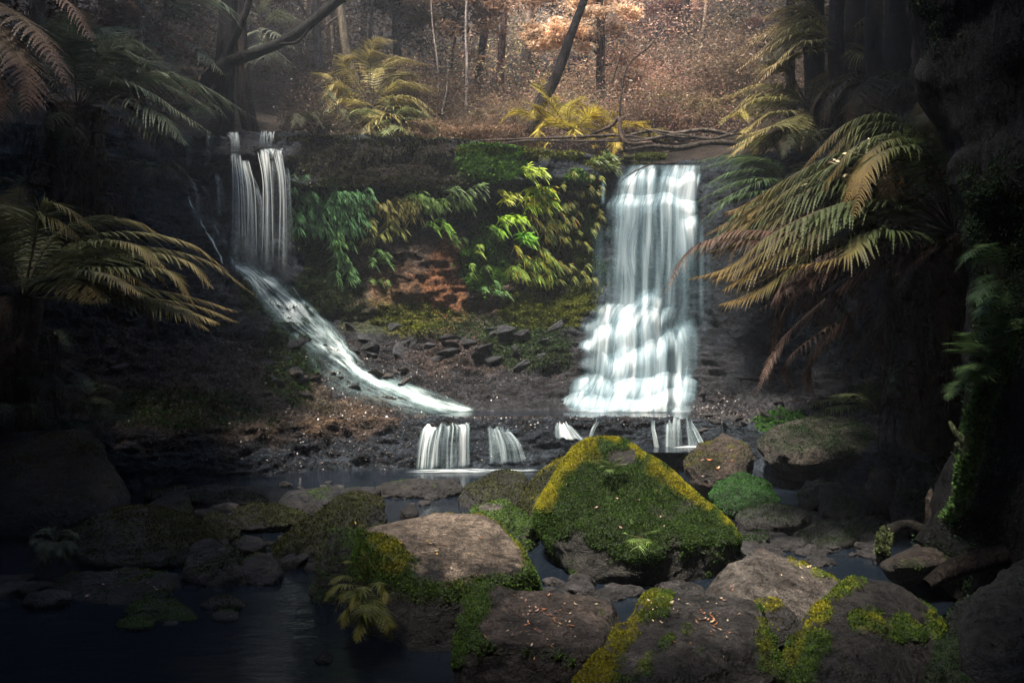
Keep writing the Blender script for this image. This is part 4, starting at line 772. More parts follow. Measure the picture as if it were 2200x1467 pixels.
fern('fern', 'drooping pale fern on the shaded bank between the twin fall and the golden fern', (725, 225, 15.2), [
  [(745,195,15.2),(775,195,15.1)], [(700,205,15.1),(680,235,15)], [(740,240,15),(750,275,14.9)], [(710,200,15.4),(700,175,15.4)], [(700,240,14.9),(685,268,14.8)]], W=.35, n=22, m=6, col=(.09, .095, .05), seed=8)
fern('tree_fern', 'bright yellow-green fern clump in the centre above the mossy rock lip', (1225, 285, 15.2), [
  [(1195,240,15.2),(1185,212,15.3),(1205,210,15.3)], [(1225,240,15.3),(1240,212,15.4),(1265,212,15.4)], [(1170,250,15.1),(1150,235,15.1),(1140,260,15)], [(1260,255,15.1),(1290,235,15),(1325,262,14.9)], [(1200,262,14.9),(1170,262,14.8),(1145,290,14.7)], [(1255,272,14.9),(1290,275,14.8),(1310,300,14.7)], [(1215,250,15.6),(1215,225,15.8),(1228,215,15.9)], [(1240,265,14.8),(1265,280,14.7),(1270,300,14.6)]],
  W=.42, n=30, m=6, dup=2, col=(.46, .37, .05), tip=(.55, .42, .07), droop=.2, seed=9)
fern('fern', 'smaller yellow fern with feathery fronds left of the crooked bare branch', (1300, 280, 15.0), [
  [(1275,250,15),(1255,226,15),(1240,228,15)], [(1310,250,15),(1320,228,15),(1330,232,15)], [(1290,255,14.8),(1262,262,14.7)], [(1330,265,14.8),(1345,262,14.8),(1375,262,14.7)], [(1320,275,14.7),(1330,300,14.6)]], W=.34, n=24, m=5, col=(.48, .35, .055), dup=1, droop=.2, seed=10)
fern('tree_fern', 'hazy olive umbrella fern behind the fallen logs right of centre', (1475, 275, 18.5), [
  [(1440,230,18.5),(1400,225,18.4),(1365,260,18.3)], [(1500,235,18.5),(1540,235,18.4),(1575,275,18.3)], [(1460,225,18.8),(1440,200,19),(1405,205,19)], [(1490,225,18.8),(1520,205,19),(1550,220,19)], [(1450,260,18),(1410,262,17.8),(1385,290,17.6)], [(1500,262,18),(1530,265,17.8),(1550,300,17.6)], [(1475,225,18),(1475,205,17.6),(1480,240,17)]], W=.7, n=26, m=5, col=(.15, .13, .045), seed=11)
fern('fern', 'low golden fern peeking over the logs above the white waterfall', (1610, 270, 14.6), [
  [(1585,248,14.6),(1560,250,14.5),(1545,272,14.4)], [(1620,248,14.6),(1645,250,14.5),(1660,275,14.4)], [(1600,245,14.8),(1595,232,14.9)], [(1600,280,14.3),(1580,300,14.2)]], W=.35, n=22, m=5, col=(.20, .17, .04), seed=12)
fern('tree_fern', 'tall tree fern at the upper right with golden fronds sweeping left', (1800, 90, 13.5), [
  [(1740,50,13.4),(1680,70,13.3),(1595,140,13.2)], [(1740,70,13.1),(1670,90,13),(1582,152,12.9)], [(1750,30,13.6),(1690,20,13.7),(1635,40,13.8)], [(1740,110,12.9),(1680,130,12.8),(1640,150,12.7)], [(1730,0,13.6),(1690,-30,13.7),(1650,-10,13.8)], [(1860,40,13.5),(1930,50,13.5),(1980,110,13.5)], [(1850,100,13.2),(1900,130,13)], [(1760,40,13.9),(1700,40,14.2),(1600,90,14.5)]],
  W=.55, n=36, m=7, dup=1, col=(.22, .20, .085), tip=(.40, .29, .14), trunk=[(1805,150,13.5),(1810,300,13.6)], tr=(.13, .16), seed=13)
fern('tree_fern', 'second olive-gold tree fern below the tall one, fronds sweeping left over the logs', (1740, 235, 13.0), [
  [(1690,195,13),(1620,185,12.9),(1555,210,12.8)], [(1680,215,12.7),(1620,215,12.6),(1570,250,12.5)], [(1700,160,13.2),(1665,135,13.2),(1640,145,13.1)], [(1690,240,12.5),(1640,250,12.4),(1580,300,12.3)], [(1700,270,12.3),(1650,300,12.2),(1610,340,12.1)], [(1780,190,13),(1830,180,13),(1870,220,12.9)], [(1760,180,13.2),(1790,140,13.3)], [(1700,255,12.2),(1660,270,12),(1600,290,11.9)]],
  W=.5, n=36, m=7, dup=1, col=(.15, .14, .055), tip=(.28, .21, .08), seed=14)
for k, (px, py, d, s, c_, lb) in enumerate([(1040,262,16.5,40,(.28,.20,.10),'hazy golden fern behind the twiggy shrub in the centre'), (1105,262,17,26,(.30,.22,.10),'small pale gold fern beside the hazy golden one'), (1400,300,14.6,34,(.22,.18,.05),'golden fern between the crooked branch and the log pile'), (1520,250,17,60,(.15,.12,.05),'hazy olive fern above the right end of the logs'),
    (650,270,14.6,40,(.07,.07,.04),'dull fern on the cliff top right of the twin fall'), (1640,330,12.4,60,(.07,.08,.03),'olive fern at the top right corner of the big waterfall'), (1720,330,11.6,70,(.06,.065,.03),'broad olive fern under the sweeping tree ferns'), (1590,520,12.0,50,(.04,.055,.028),'dark fern halfway down beside the big waterfall'), (1640,240,15.0,50,(.14,.12,.05),'golden fern in the haze between the two upper-right tree ferns')]):
    fr = []
    for j in range(9):
        a = j * .7 + random.random(); s2 = s * random.uniform(.8, 1.3); fr.append([(px + math.cos(a) * s2 * .55, py - s2 * .55, d - .2 * math.sin(a)), (px + math.cos(a) * s2 * 1.25, py + s2 * .15, d - .5 * math.sin(a))])
    fern('fern', lb, (px, py, d), fr, W=.34, n=26, m=6, col=c_, seed=80 + k)
for k, (px, py, d, s, c_, lb) in enumerate([(1800,440,9.6,150,(.055,.062,.03),'dark olive fern crown behind the huge arching tree fern, upper one'), (1900,360,9.2,130,(.06,.06,.03),'olive fern crown high behind the huge arching tree fern'), (1740,520,9.8,120,(.04,.045,.025),'dim fern crown behind the huge arching fern, lower one'), (1890,230,10.5,120,(.05,.055,.032),'shadowed fern crown against the dark upper-right trunks')]):
    fr = []
    for j in range(13):
        a = j * .48 + random.random() * .3; s2 = s * random.uniform(.8, 1.25); fr.append([(px + math.cos(a) * s2 * .5, py - s2 * .5, d - .3 * math.sin(a)), (px + math.cos(a) * s2 * 1.0, py - s2 * .2, d - .5 * math.sin(a)), (px + math.cos(a) * s2 * 1.25, py + s2 * .45, d - .6 * math.sin(a))])
    fern('tree_fern', lb, (px, py, d), fr, W=.42, n=34, m=7, col=c_, tip=(.12, .075, .035), seed=100 + k, dead=[[(px + random.uniform(-50, 50), py + 60, d), (px + random.uniform(-90, 60), py + s * 1.2, d)] for _ in range(6)])
# ferns beside the great fall
fern('tree_fern', 'dark green fern whose fronds droop across the right edge of the big waterfall', (1690, 400, 11.6), [
  [(1640,370,11.6),(1570,370,11.6),(1510,400,11.6)], [(1640,385,11.4),(1570,395,11.3),(1482,440,11.3)], [(1640,410,11.2),(1570,425,11.1),(1500,480,11.1)], [(1640,430,11.1),(1590,450,11),(1525,520,11)], [(1640,350,11.9),(1570,335,12),(1480,350,12.1)], [(1650,340,12),(1600,340,12.1),(1560,365,12.2)], [(1650,450,11),(1610,480,10.9),(1570,530,10.9)]],
  W=.42, n=44, m=8, dup=1, col=(.075, .12, .05), seed=15)
# the big overhanging tree fern on the right
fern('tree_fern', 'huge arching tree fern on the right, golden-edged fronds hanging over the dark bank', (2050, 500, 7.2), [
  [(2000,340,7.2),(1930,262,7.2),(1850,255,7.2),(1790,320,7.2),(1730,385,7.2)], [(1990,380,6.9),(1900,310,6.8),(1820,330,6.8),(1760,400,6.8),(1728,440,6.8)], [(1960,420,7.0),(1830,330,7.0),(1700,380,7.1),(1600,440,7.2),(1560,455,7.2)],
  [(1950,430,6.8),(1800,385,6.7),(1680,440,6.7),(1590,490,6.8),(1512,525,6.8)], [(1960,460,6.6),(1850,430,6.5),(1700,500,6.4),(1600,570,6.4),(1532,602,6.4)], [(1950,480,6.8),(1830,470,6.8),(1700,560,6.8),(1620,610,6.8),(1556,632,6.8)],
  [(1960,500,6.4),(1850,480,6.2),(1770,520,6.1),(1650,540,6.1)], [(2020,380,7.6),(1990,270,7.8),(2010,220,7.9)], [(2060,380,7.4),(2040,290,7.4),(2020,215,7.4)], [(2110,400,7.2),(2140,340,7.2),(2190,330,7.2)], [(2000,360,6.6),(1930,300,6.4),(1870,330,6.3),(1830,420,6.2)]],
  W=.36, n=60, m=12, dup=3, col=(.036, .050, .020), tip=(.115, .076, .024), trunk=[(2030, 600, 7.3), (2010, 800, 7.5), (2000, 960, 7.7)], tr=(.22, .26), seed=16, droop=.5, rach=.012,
  dead=[[(1980,520,7.0),(1880,560,6.9),(1810,660,6.9),(1742,762,6.9)], [(1990,540,7.2),(1930,600,7.2),(1860,720,7.2),(1800,820,7.2)], [(2060,540,6.7),(2050,600,6.7),(2042,655,6.7)], [(2040,540,6.9),(2030,590,6.9),(2030,640,6.9)], [(1940,500,7.4),(1760,560,7.6),(1690,600,7.8),(1655,655,7.8)],
        [(1980,560,7.5),(1900,700,7.6),(1850,850,7.7)], [(2080,600,7.0),(2090,720,7.0)], [(1900,520,6.5),(1700,500,6.5),(1560,500,6.6),(1490,560,6.6)], [(1850,540,7.8),(1700,640,8.0),(1650,820,8.2)], [(1900,600,7.8),(1750,760,8.0),(1735,850,8.1)]])
fern('fern', 'upright spiky fern fronds against the dark trunk at the right', (1985, 290, 8.4), [
  [(1995,260,8.4),(2005,235,8.4),(2015,208,8.4)], [(2005,270,8.3),(2025,250,8.3),(2040,240,8.3)], [(1975,260,8.5),(1980,235,8.5)], [(2010,290,8.2),(2040,290,8.1)]], W=.2, n=20, m=5, col=(.06, .085, .035), seed=17, droop=.1)
fern('fern', 'vivid green fern sprouting from the mossy branch on the right', (2135, 775, 5.4), [
  [(2125,720,5.4),(2110,680,5.4),(2095,672,5.4)], [(2140,710,5.4),(2120,670,5.3),(2085,690,5.2)], [(2100,760,5.3),(2060,750,5.2),(2032,752,5.1)], [(2105,780,5.2),(2080,790,5.1),(2055,810,5.0)], [(2100,740,5.3),(2080,715,5.2),(2065,720,5.1)], [(2115,790,5.2),(2090,810,5.1),(2075,825,5.0)], [(2150,720,5.6),(2165,690,5.7),(2175,700,5.7)], [(2110,750,5.5),(2085,735,5.5),(2078,745,5.5)]],
  W=.13, n=26, m=7, dsh=-.55, dup=1, col=(.075, .125, .045), seed=18, rach=.004, droop=.2)
fern('fern', 'green fern hanging from the mossy trunk edge higher up on the right', (2160, 600, 5.5), [
  [(2130,560,5.4),(2100,560,5.3),(2085,585,5.3)], [(2125,590,5.3),(2105,600,5.2),(2090,625,5.2)], [(2130,620,5.3),(2105,630,5.2),(2080,650,5.2)], [(2130,530,5.5),(2105,530,5.4),(2085,545,5.4)], [(2140,640,5.3),(2120,660,5.2),(2105,690,5.2)]], W=.11, n=24, m=7, dsh=-.55, dup=1, col=(.05, .09, .035), seed=19, rach=.004, droop=.25)
fern('fern', 'arching dull green fern lying over the right bank shelf', (1885, 885, 8.7), [
  [(1830,856,8.6),(1780,858,8.5),(1720,878,8.4)], [(1840,870,8.4),(1790,875,8.3),(1730,900,8.2)], [(1860,850,8.9),(1820,845,9),(1780,850,9)], [(1870,840,8.6),(1860,800,8.6)], [(1900,840,8.5),(1925,790,8.5)]], W=.30, n=28, m=7, col=(.075, .10, .04), seed=20)
fern('fern', 'dim fern with upright fronds in the dark under the right tree fern', (1890, 890, 8.2), [
  [(1900,850,8.2),(1915,810,8.2),(1945,780,8.2)], [(1870,850,8.2),(1870,825,8.2)], [(1905,860,8.0),(1930,840,8.0)]], W=.2, n=24, m=6, col=(.05, .065, .04), seed=21)
fern('fern', 'dark rosette fern on the left edge of the mossy-backed boulder', (118, 1168, 5.9), [
  [(95,1145,5.8),(75,1148,5.8),(62,1175,5.7)], [(140,1145,5.8),(160,1145,5.7),(178,1165,5.7)], [(110,1140,6),(95,1135,6),(80,1142,6)], [(130,1140,6),(150,1138,6),(165,1148,6)], [(100,1160,5.7),(80,1180,5.6),(70,1212,5.6)], [(118,1165,5.6),(112,1190,5.5),(108,1225,5.5)], [(130,1165,5.6),(135,1190,5.5),(128,1222,5.5)],
  [(140,1160,5.6),(158,1175,5.5),(162,1205,5.5)], [(90,1155,5.8),(68,1165,5.7),(52,1195,5.7)], [(120,1140,5.9),(118,1130,5.9)], [(105,1165,5.5),(92,1195,5.4),(90,1222,5.4)]], W=.075, n=22, m=0, col=(.065, .08, .05), seed=22, rach=.004, pw=1.2)
fern('fern', 'fern clump with yellow-tinged fronds hanging on the left face of the flat-topped boulder', (795, 1262, 4.65), [
  [(775,1225,4.6),(755,1205,4.55),(735,1208,4.5)], [(790,1220,4.6),(785,1195,4.6),(775,1182,4.6)], [(760,1240,4.5),(730,1238,4.45),(705,1255,4.4)], [(755,1255,4.4),(720,1260,4.35),(695,1292,4.3)], [(780,1260,4.3),(765,1280,4.25),(755,1310,4.2)], [(810,1250,4.4),(825,1270,4.35),(828,1298,4.3)], [(760,1265,4.4),(735,1280,4.3),(715,1320,4.3)],
  [(770,1275,4.3),(745,1310,4.25),(735,1350,4.2)], [(800,1290,4.3),(800,1330,4.2),(790,1375,4.2)], [(815,1300,4.3),(835,1340,4.2),(840,1372,4.2)], [(785,1300,4.2),(775,1340,4.15),(765,1380,4.1)]], W=.085, n=24, m=5, col=(.13, .14, .035), tip=(.19, .17, .04), seed=23, rach=.003, pw=1.1)
fern('fern', 'small star-shaped fern on the lower face of the huge mossy boulder', (1373, 1152, 5.42), [
  [(1365,1130,5.4),(1352,1118,5.4)], [(1395,1142,5.35),(1422,1138,5.3)], [(1360,1160,5.3),(1348,1168,5.3)], [(1390,1162,5.3),(1402,1182,5.3)], [(1372,1170,5.3),(1368,1195,5.3)], [(1352,1148,5.35),(1342,1143,5.35)]], W=.07, n=16, m=4, col=(.13, .20, .05), seed=24, rach=.003, droop=.15)
fern('fern', 'tiny fern nestled in the moss near the peak of the huge boulder', (1315, 1005, 6.0), [
  [(1325,990,5.95),(1342,978,5.95)], [(1300,990,5.95),(1290,988,5.9)], [(1310,1010,5.85),(1300,1018,5.85)], [(1330,998,5.9),(1345,995,5.9)], [(1300,1000,5.9),(1285,1003,5.9)]], W=.06, n=14, m=4, col=(.09, .14, .04), seed=25, rach=.003, droop=.15)
fern('fern', 'dim fern low on the left slope above the creek', (190, 850, 9.2), [
  [(215,835,9.2),(240,830,9.1),(262,845,9.0)], [(210,855,9.1),(235,865,9),(250,885,9)], [(165,830,9.2),(140,830,9.1),(120,850,9)], [(180,825,9.3),(170,800,9.4)], [(160,860,9.1),(140,880,9)], [(200,830,9.4),(220,810,9.4)]], W=.22, n=22, m=5, col=(.055, .075, .04), seed=26)
for k, (px, py, d, s) in enumerate([(60, 830, 8.4, 60), (20, 900, 8.0, 70), (140, 930, 8.6, 50), (235, 900, 9.0, 40), (90, 740, 9.0, 60), (1960, 560, 9.6, 60), (1850, 620, 10.2, 50), (1790, 720, 10.4, 60), (1900, 720, 9.8, 50), (1720, 450, 11.4, 60), (330, 380, 11.6, 60), (60, 420, 10.3, 70), (420, 250, 12.6, 50), (1860, 420, 9.6, 60)]):
    fr = []
    for j in range(8):
        a = j * .785 + random.random(); s2 = s * random.uniform(.7, 1.2); fr.append([(px + math.cos(a) * s2 * .6, py - s2 * .45, d - .2 * math.sin(a)), (px + math.cos(a) * s2 * 1.3, py + s2 * .25, d - .45 * abs(math.sin(a)))])
    LB = ['dark fern at the foot of the left-bank tree fern trunk', 'dark fern at the left picture edge above the slab-sided boulder', 'dark fern drooping over the slab-sided boulder', 'dim small fern on the lower left slope near the boulder corner', 'dark fern under the drooping fronds of the left-bank tree fern',
      'dark fern in the hollow just left of the big hanging dead frond on the right', 'shadowed fern below the centre of the huge arching tree fern', 'shadowed fern low in the black hollow on the right', 'dark fern beside the lower trunk of the huge arching tree fern', 'dark fern on the bank top behind the waterfall-side fern',
      'dark fern on the black wall left of the faint misty trickle', 'dark fern between the two left tree ferns at the picture edge', 'dark fern at the root of the leaning dark trunk', 'dark fern high on the right below the tall dark trunks']
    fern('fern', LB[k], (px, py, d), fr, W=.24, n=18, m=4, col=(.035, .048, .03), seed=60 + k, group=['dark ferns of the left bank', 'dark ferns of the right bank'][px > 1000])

# ------------------------------------------------------------------ strap-leaved ferns hanging on the cliff
def strap(mb, p0, dirv, L, w_, droop, col, seed):
    s = np.linspace(0, 1, 7); c = p0 + dirv * (L * s)[:, None] - UPZ * (L * droop * s ** 2)[:, None]
    T = nrm(np.gradient(c, axis=0)); S = nrm(np.cross(T, np.array([dirv[1], -dirv[0], .35]) + 1e-3)); N = np.cross(S, T)
    wd = w_ * np.array([.25, .8, 1, .95, .75, .45, .03]); wd = wd[:, None]
    v = np.stack([c - S * wd + N * wd * .35, c, c + S * wd + N * wd * .35], 1).reshape(-1, 3); a = (np.arange(6)[:, None] * 3 + np.arange(2)[None]).ravel()
    cc = np.repeat(np.array(col)[None] * (1 + .12 * np.random.default_rng(seed).normal(size=(7, 1))), 3, 0); mb.add(v, np.stack([a, a + 1, a + 4, a + 3], 1), cc)
def strapfern(label, px, py, n, L, col, alt=None, spread=1.0, seed=0, rx=20, ry=14, group='strap-leaved ferns on the cliff face', pend=.6):
    p, nn = hit(px, py, .02)
    root = thing('strap_fern', label, 'fern', p, group); r = np.random.default_rng(seed)
    n = int(n * 4.6); L *= .64; rx *= 1.2; ry *= 1.1; col = tuple(np.array(col) * (1.35 if max(col) > .12 else 1.85)); cl = max(1, n // 14)
    for q in range(cl):
        qx, qy = (px, py) if cl == 1 else (px + r.uniform(-rx, rx), py + r.uniform(-ry, ry)); c0, n0 = hit(qx, qy, .09)
        if c0 is None: continue
        mb = MB()
        for k in range(14):
            a = (.35 + r.normal(0, .65)) * spread; d = nrm(np.array([math.sin(a), -.55 - .3 * r.random(), math.cos(a) * .75 - pend + r.normal(0, .2)])); cc = np.array(col) * r.uniform(.65, 1.3)
            if alt is not None and r.random() < .3: cc = np.array(alt) * r.uniform(.7, 1.2)
            l = L * r.uniform(.55, 1.15); strap(mb, c0 + r.normal(0, .015, 3), d, l, l * r.uniform(.045, .065), r.uniform(.35, .8), cc, k + seed * 30)
        mb.obj('leaf_tuft', M_STRAP, parent=root)
    return root
_b = 1.25
BR, LM, MD, DK, OL = (.22, .34, .030), (.30, .38, .05), (.09, .16, .035), (.035, .075, .035), (.15, .13, .04)
strapfern('bright lime strap fern at the top of the column of ferns, just under the lip', 1146, 372, 26, .36, LM, seed=1, rx=12, ry=6, pend=.3)
strapfern('lime and yellow strap fern under the topmost one, yellow leaf at its right', 1160, 425, 60, .42, BR, (.42, .38, .03), seed=2, rx=28, ry=22)
strapfern('yellow-tipped strap fern left of the lime column', 1092, 425, 26, .34, (.33, .36, .05), seed=3, rx=16, ry=10, pend=.3)
strapfern('bright green strap fern in the middle left of the column', 1095, 470, 30, .32, BR, seed=4, rx=22, ry=8, pend=.3)
strapfern('lower left bright green tuft of strap fern beside the column', 1068, 492, 20, .28, (.16, .30, .03), seed=5, rx=14, ry=8)
strapfern('fountain-shaped bright green strap fern in the lower middle of the wall', 1130, 510, 30, .44, (.15, .33, .035), seed=6, rx=14, ry=5, pend=.2)
strapfern('hanging skirt of olive strap leaves below the fountain-shaped fern', 1140, 565, 80, .36, (.12, .19, .035), (.30, .26, .03), seed=7, rx=40, ry=28, pend=.9)
strapfern('olive strap leaves right of the lime column', 1185, 480, 80, .30, (.10, .13, .03), (.26, .19, .03), seed=8, rx=36, ry=45, pend=.9)
strapfern('small yellowing strap leaves close to the big waterfall', 1235, 440, 90, .20, (.10, .12, .025), (.24, .19, .03), seed=9, rx=45, ry=60, pend=.8)
strapfern('small olive strap leaves low on the wall right of the hanging skirt', 1220, 560, 70, .20, (.10, .12, .03), (.22, .18, .03), seed=10, rx=45, ry=40, pend=.8)
strapfern('small bright tuft of strap fern in the middle of the wall', 945, 485, 28, .30, (.13, .24, .035), seed=11, rx=16, ry=10, pend=.4)
strapfern('short row of strap leaves right of the small middle tuft', 985, 510, 14, .24, (.10, .17, .035), seed=12, pend=.4)
strapfern('two-leaved strap tuft left of the leafy moss patch', 1010, 530, 8, .26, (.17, .24, .04), seed=13, pend=.3)
strapfern('small strap tuft hanging low left of the leafy moss patch', 1028, 568, 12, .28, (.12, .20, .04), seed=14, pend=.7)
strapfern('strap tuft at the foot of the leafy moss patch', 1068, 615, 16, .26, (.06, .12, .04), seed=15, pend=.5)
strapfern('row of mid-green strap leaves hanging in the centre under the dark overhang', 945, 430, 100, .34, (.08, .13, .035), seed=16, rx=52, ry=14, pend=.7)
strapfern('dusky strap leaves at the upper centre beneath the overhang', 1000, 405, 36, .30, (.06, .09, .035), seed=17, rx=30, ry=10, pend=.4)
strapfern('olive-brown curtain of strap leaves left of centre', 855, 445, 110, .34, (.14, .13, .045), seed=18, rx=42, ry=18, pend=.8)
strapfern('olive strap leaves below the olive-brown curtain', 825, 490, 50, .30, (.13, .14, .04), seed=19, rx=30, ry=18, pend=.8)
strapfern('dense dark green curtain of strap leaves under the overhang on the left', 720, 425, 200, .34, (.045, .10, .042), seed=20, rx=70, ry=22, pend=.8)
strapfern('lower part of the dark green curtain beside the twin fall', 710, 470, 170, .34, (.04, .09, .04), seed=21, rx=62, ry=24, pend=.9)
strapfern('trailing dark strap leaves below the dark green curtain', 735, 520, 56, .28, (.05, .10, .035), seed=22, rx=22, ry=26, pend=.8)
strapfern('last trailing tuft of dark strap leaves low on the left wall', 748, 575, 40, .28, (.045, .09, .035), seed=23, rx=16, ry=20, pend=.8)
strapfern('thin green strap sprays in the middle left of the wall', 822, 545, 24, .28, (.06, .11, .035), seed=24, rx=22, ry=18, pend=.5)
strapfern('tiny strap tuft low on the stained wall', 815, 612, 10, .22, (.07, .12, .03), seed=25, pend=.6)
strapfern('black-green strap leaves right beside the twin fall', 645, 430, 60, .28, (.025, .05, .025), seed=26, rx=18, ry=50, pend=.8)
strapfern('grassy tuft on the mossy lip left of the big waterfall', 1290, 350, 40, .30, (.10, .14, .035), seed=27, rx=22, ry=8, pend=.0)

# ------------------------------------------------------------------ moss and leafy cover on the cliff, litter on the slopes
def on_terrain(regions, n, seed):                            # points on the rock inside picture-plane ellipses
    r = np.random.default_rng(seed); flat = T.reshape(-1, 3); wx, wy = SPX.ravel(), SPY.ravel(); nn = TN.reshape(-1, 3); lvf = LV.ravel(); out = []
    ok0 = (lvf > 4.2) & (lvf < 15.2); da = np.linalg.norm(np.cross(du, dv), axis=-1).ravel()
    nz_ = nz.ravel(); n2_ = n2.ravel(); W_ = np.zeros(len(flat))
    for (x, y, rx, ry, s) in regions:
        rr = np.sqrt(((wx - x) / rx) ** 2 + ((wy - y) / ry) ** 2) + .5 * nz_ + .35 * n2_; W_ = np.maximum(W_, s * (1 - sstep(.7, 1.0, rr)))
    W_ = W_ * ok0 * da; idx = r.choice(len(flat), n, p=W_ / W_.sum()); j = r.uniform(-.5, .5, (n, 2, 1)); pos = flat[idx] + du.reshape(-1, 3)[idx] * j[:, 0] + dv.reshape(-1, 3)[idx] * j[:, 1]
    return pos, nn[idx], wx[idx], wy[idx], r
def cover(name, label, regions, n, size, col, seed, mat=M_MOSS, cat='moss', lean=.9, cv=.5):
    pos, nn, x, y, r = on_terrain(regions, n, seed); mb = MB(); k = (1 + cv * fbm(pos * 2.5, 4, seed))[:, None]
    cc = np.array(col)[None] * k * r.uniform(.6, 1.4, (n, 1)); tufts(mb, pos, nn, size, cc, lean); o = mb.obj(name, mat); o['kind'] = 'stuff'; o['label'] = label; o['category'] = cat; return o
cover('moss', 'bright green moss cushion under the rock lip', [(1065,345,70,50,1),(1240,430,55,90,.7),(1055,560,65,75,.8)], 26000, .045, (.060, .13, .02), 31)
cover('moss', 'olive and yellow moss at the foot of the fern wall', [(1190,630,110,75,1),(1210,480,100,120,.5),(880,680,80,40,.5),(1140,660,70,50,.8)], 30000, .035, (.12, .135, .022), 32)
cover('moss', 'yellow-green moss along the top edge of the cliff', [(1200,325,110,12,1),(1330,345,90,10,1),(1040,325,60,10,.8),(1290,350,60,20,.7)], 9000, .04, (.14, .15, .02), 33)
cover('moss', 'small round leaves covering the wet wall between the ferns', [(1200,500,110,150,1),(700,470,90,70,.8),(1050,470,90,40,.5),(880,425,90,26,.5),(700,600,60,60,.3)], 42000, .040, (.030, .052, .018), 38)
cover('moss', 'thin dark green moss over the wet rocks', [(700,630,90,60,.5),(1150,740,110,60,.6),(620,760,60,110,.6),(700,480,90,90,.6),(560,640,60,60,.4),(400,880,220,50,.4),(980,700,100,30,.4)], 40000, .032, (.035, .060, .020), 34)
cover('moss', 'dark brownish moss along the overhanging lip left of the green cushion', [(820,296,230,12,1),(830,395,220,12,.8),(820,350,220,50,.35)], 16000, .035, (.030, .032, .012), 39)
cover('moss', 'green moss cushion on the right bank shelf', [(1680,905,60,28,1)], 6000, .03, (.045, .11, .025), 35)
cover('leaf_litter', 'brown fallen leaves and debris over the wet slopes', [(480,850,420,150,1),(1000,790,260,90,.9),(1100,905,420,16,1),(700,905,250,90,.8),(1560,880,110,40,.9),(600,960,350,70,.5),(1700,880,160,30,.5)], 42000, .024, (.042, .031, .028), 36, M_LITTER, 'leaf litter', 2.5, .7)
cover('leaf_litter', 'pale twigs and leaf scraps scattered on the slopes', [(420,800,260,110,1),(980,770,200,60,1),(560,860,200,60,1),(1560,880,80,30,1),(820,960,500,60,.4)], 4500, .024, (.15, .13, .125), 37, M_LITTER, 'leaf litter', 2.5, .5)

# ------------------------------------------------------------------ trees of the hill behind
def leaves(mb, cen, rad, n, size, col, r, flat=.8, cv=.35):
    ncl = max(6, n // 130); cc = cen + r.normal(size=(ncl, 3)) * np.array(rad) * .55
    tone = r.uniform(1 - cv, 1 + cv, (ncl, 1)); k = r.integers(0, ncl, n)  # random tone for each leaf clump
    p = cc[k] + r.normal(size=(n, 3)) * np.array(rad) * np.array([.20, .20, .12])
    d = nrm(r.normal(size=(n, 3)) * np.array([1, 1, flat * .6])); e = nrm(np.cross(d, r.normal(size=(n, 3)) * .5 + UPZ * 1.2)); s = size * r.uniform(.6, 1.4, (n, 1))
    v = np.stack([p - d * s, p + e * s * .34, p + d * s, p - e * s * .34], 1).reshape(-1, 3); c_ = np.array(col)[None] * tone[k] * r.uniform(.75, 1.3, (n, 1)); mb.add(v, np.arange(n * 4).reshape(-1, 4), np.repeat(c_, 4, 0)); return cc
def zhill(px, d):                                            # height of the hill at a place
    x = (px - 1100) / F * d; h = BV.ray_cast(Vector((x, d, 60)), Vector((0, 0, -1)), 100); return h[0].z if h[0] else 5.5
def tree_proto(name, label, px, d, H, rad, n, size, col, seed, tr=.12, tcol=(.12, .09, .075), lean=0.0, crown0=.35, cat='tree', group=None, limbs=9):
    r = np.random.default_rng(seed); z = zhill(px, d) - .2; x = (px - 1100) / F * d; root = thing(name, label, cat, (x, d, z), group); b = np.array([x, d, z])
    top = b + np.array([lean * H, 0, H]); mid = (b + top) / 2 + np.array([r.normal(0, .03) * H, 0, 0]); mb = MB()
    tube(mb, [b, mid, top], [tr, tr * .8, tr * .25], tcol, ns=9, n=30, rough=.2, seed=seed); tp = catmull([b, mid, top], 30); m2 = MB()
    for k in range(limbs):
        i = int(30 * r.uniform(crown0 * .8, .92)); a = r.uniform(0, 6.28); l = rad * r.uniform(.6, 1.1); e = tp[i] + np.array([math.cos(a) * l, math.sin(a) * l, l * r.uniform(.1, .7)])
        tube(mb, [tp[i], (tp[i] + e) / 2 + UPZ * .1 * l, e], [tr * .35, tr * .08], tcol, ns=5, n=8); leaves(m2, e, (rad * .55, rad * .55, rad * .4), n // (limbs + 2), size, col, r)
    leaves(m2, top - UPZ * H * (1 - crown0) * .45, (rad * .8, rad * .8, H * (1 - crown0) * .35), 2 * n // (limbs + 2), size, col, r)
    mb.obj('trunk', M_BARK, parent=root, smooth=True); m2.obj('crown', M_LEAF, parent=root); return root
PINK, GLOW_PEACH, BRN, OLV, DKB = (.23, .145, .095), (.50, .36, .23), (.13, .09, .058), (.14, .12, .06), (.055, .045, .035)  # the peach carries the misty central glow in the leaf colour
A = []
A.append(tree_proto('tree', 'tree with a bright glow painted peach into its leaves, right of the leaning trunk', 1290, 19.5, 5.4, 1.2, 9000, .075, (.62, .43, .28), 1, lean=-.02))
A.append(tree_proto('tree', 'pinkish bushy tree at the top right of the clearing', 1470, 21, 6.6, 1.6, 12000, .075, (.50, .29, .22), 2))
A.append(tree_proto('tree', 'pink-brown leafy tree left of the pale trunk', 1010, 21, 6.6, 1.7, 12000, .075, PINK, 3))
A.append(tree_proto('tree', 'rust-brown leafy tree above the golden tree fern', 860, 20, 6.2, 1.6, 12000, .075, BRN, 4))
A.append(tree_proto('tree', 'dim brown leafy tree behind the leaning dark trunk on the left', 690, 19, 6.0, 1.7, 11000, .075, (.11, .08, .055), 5))
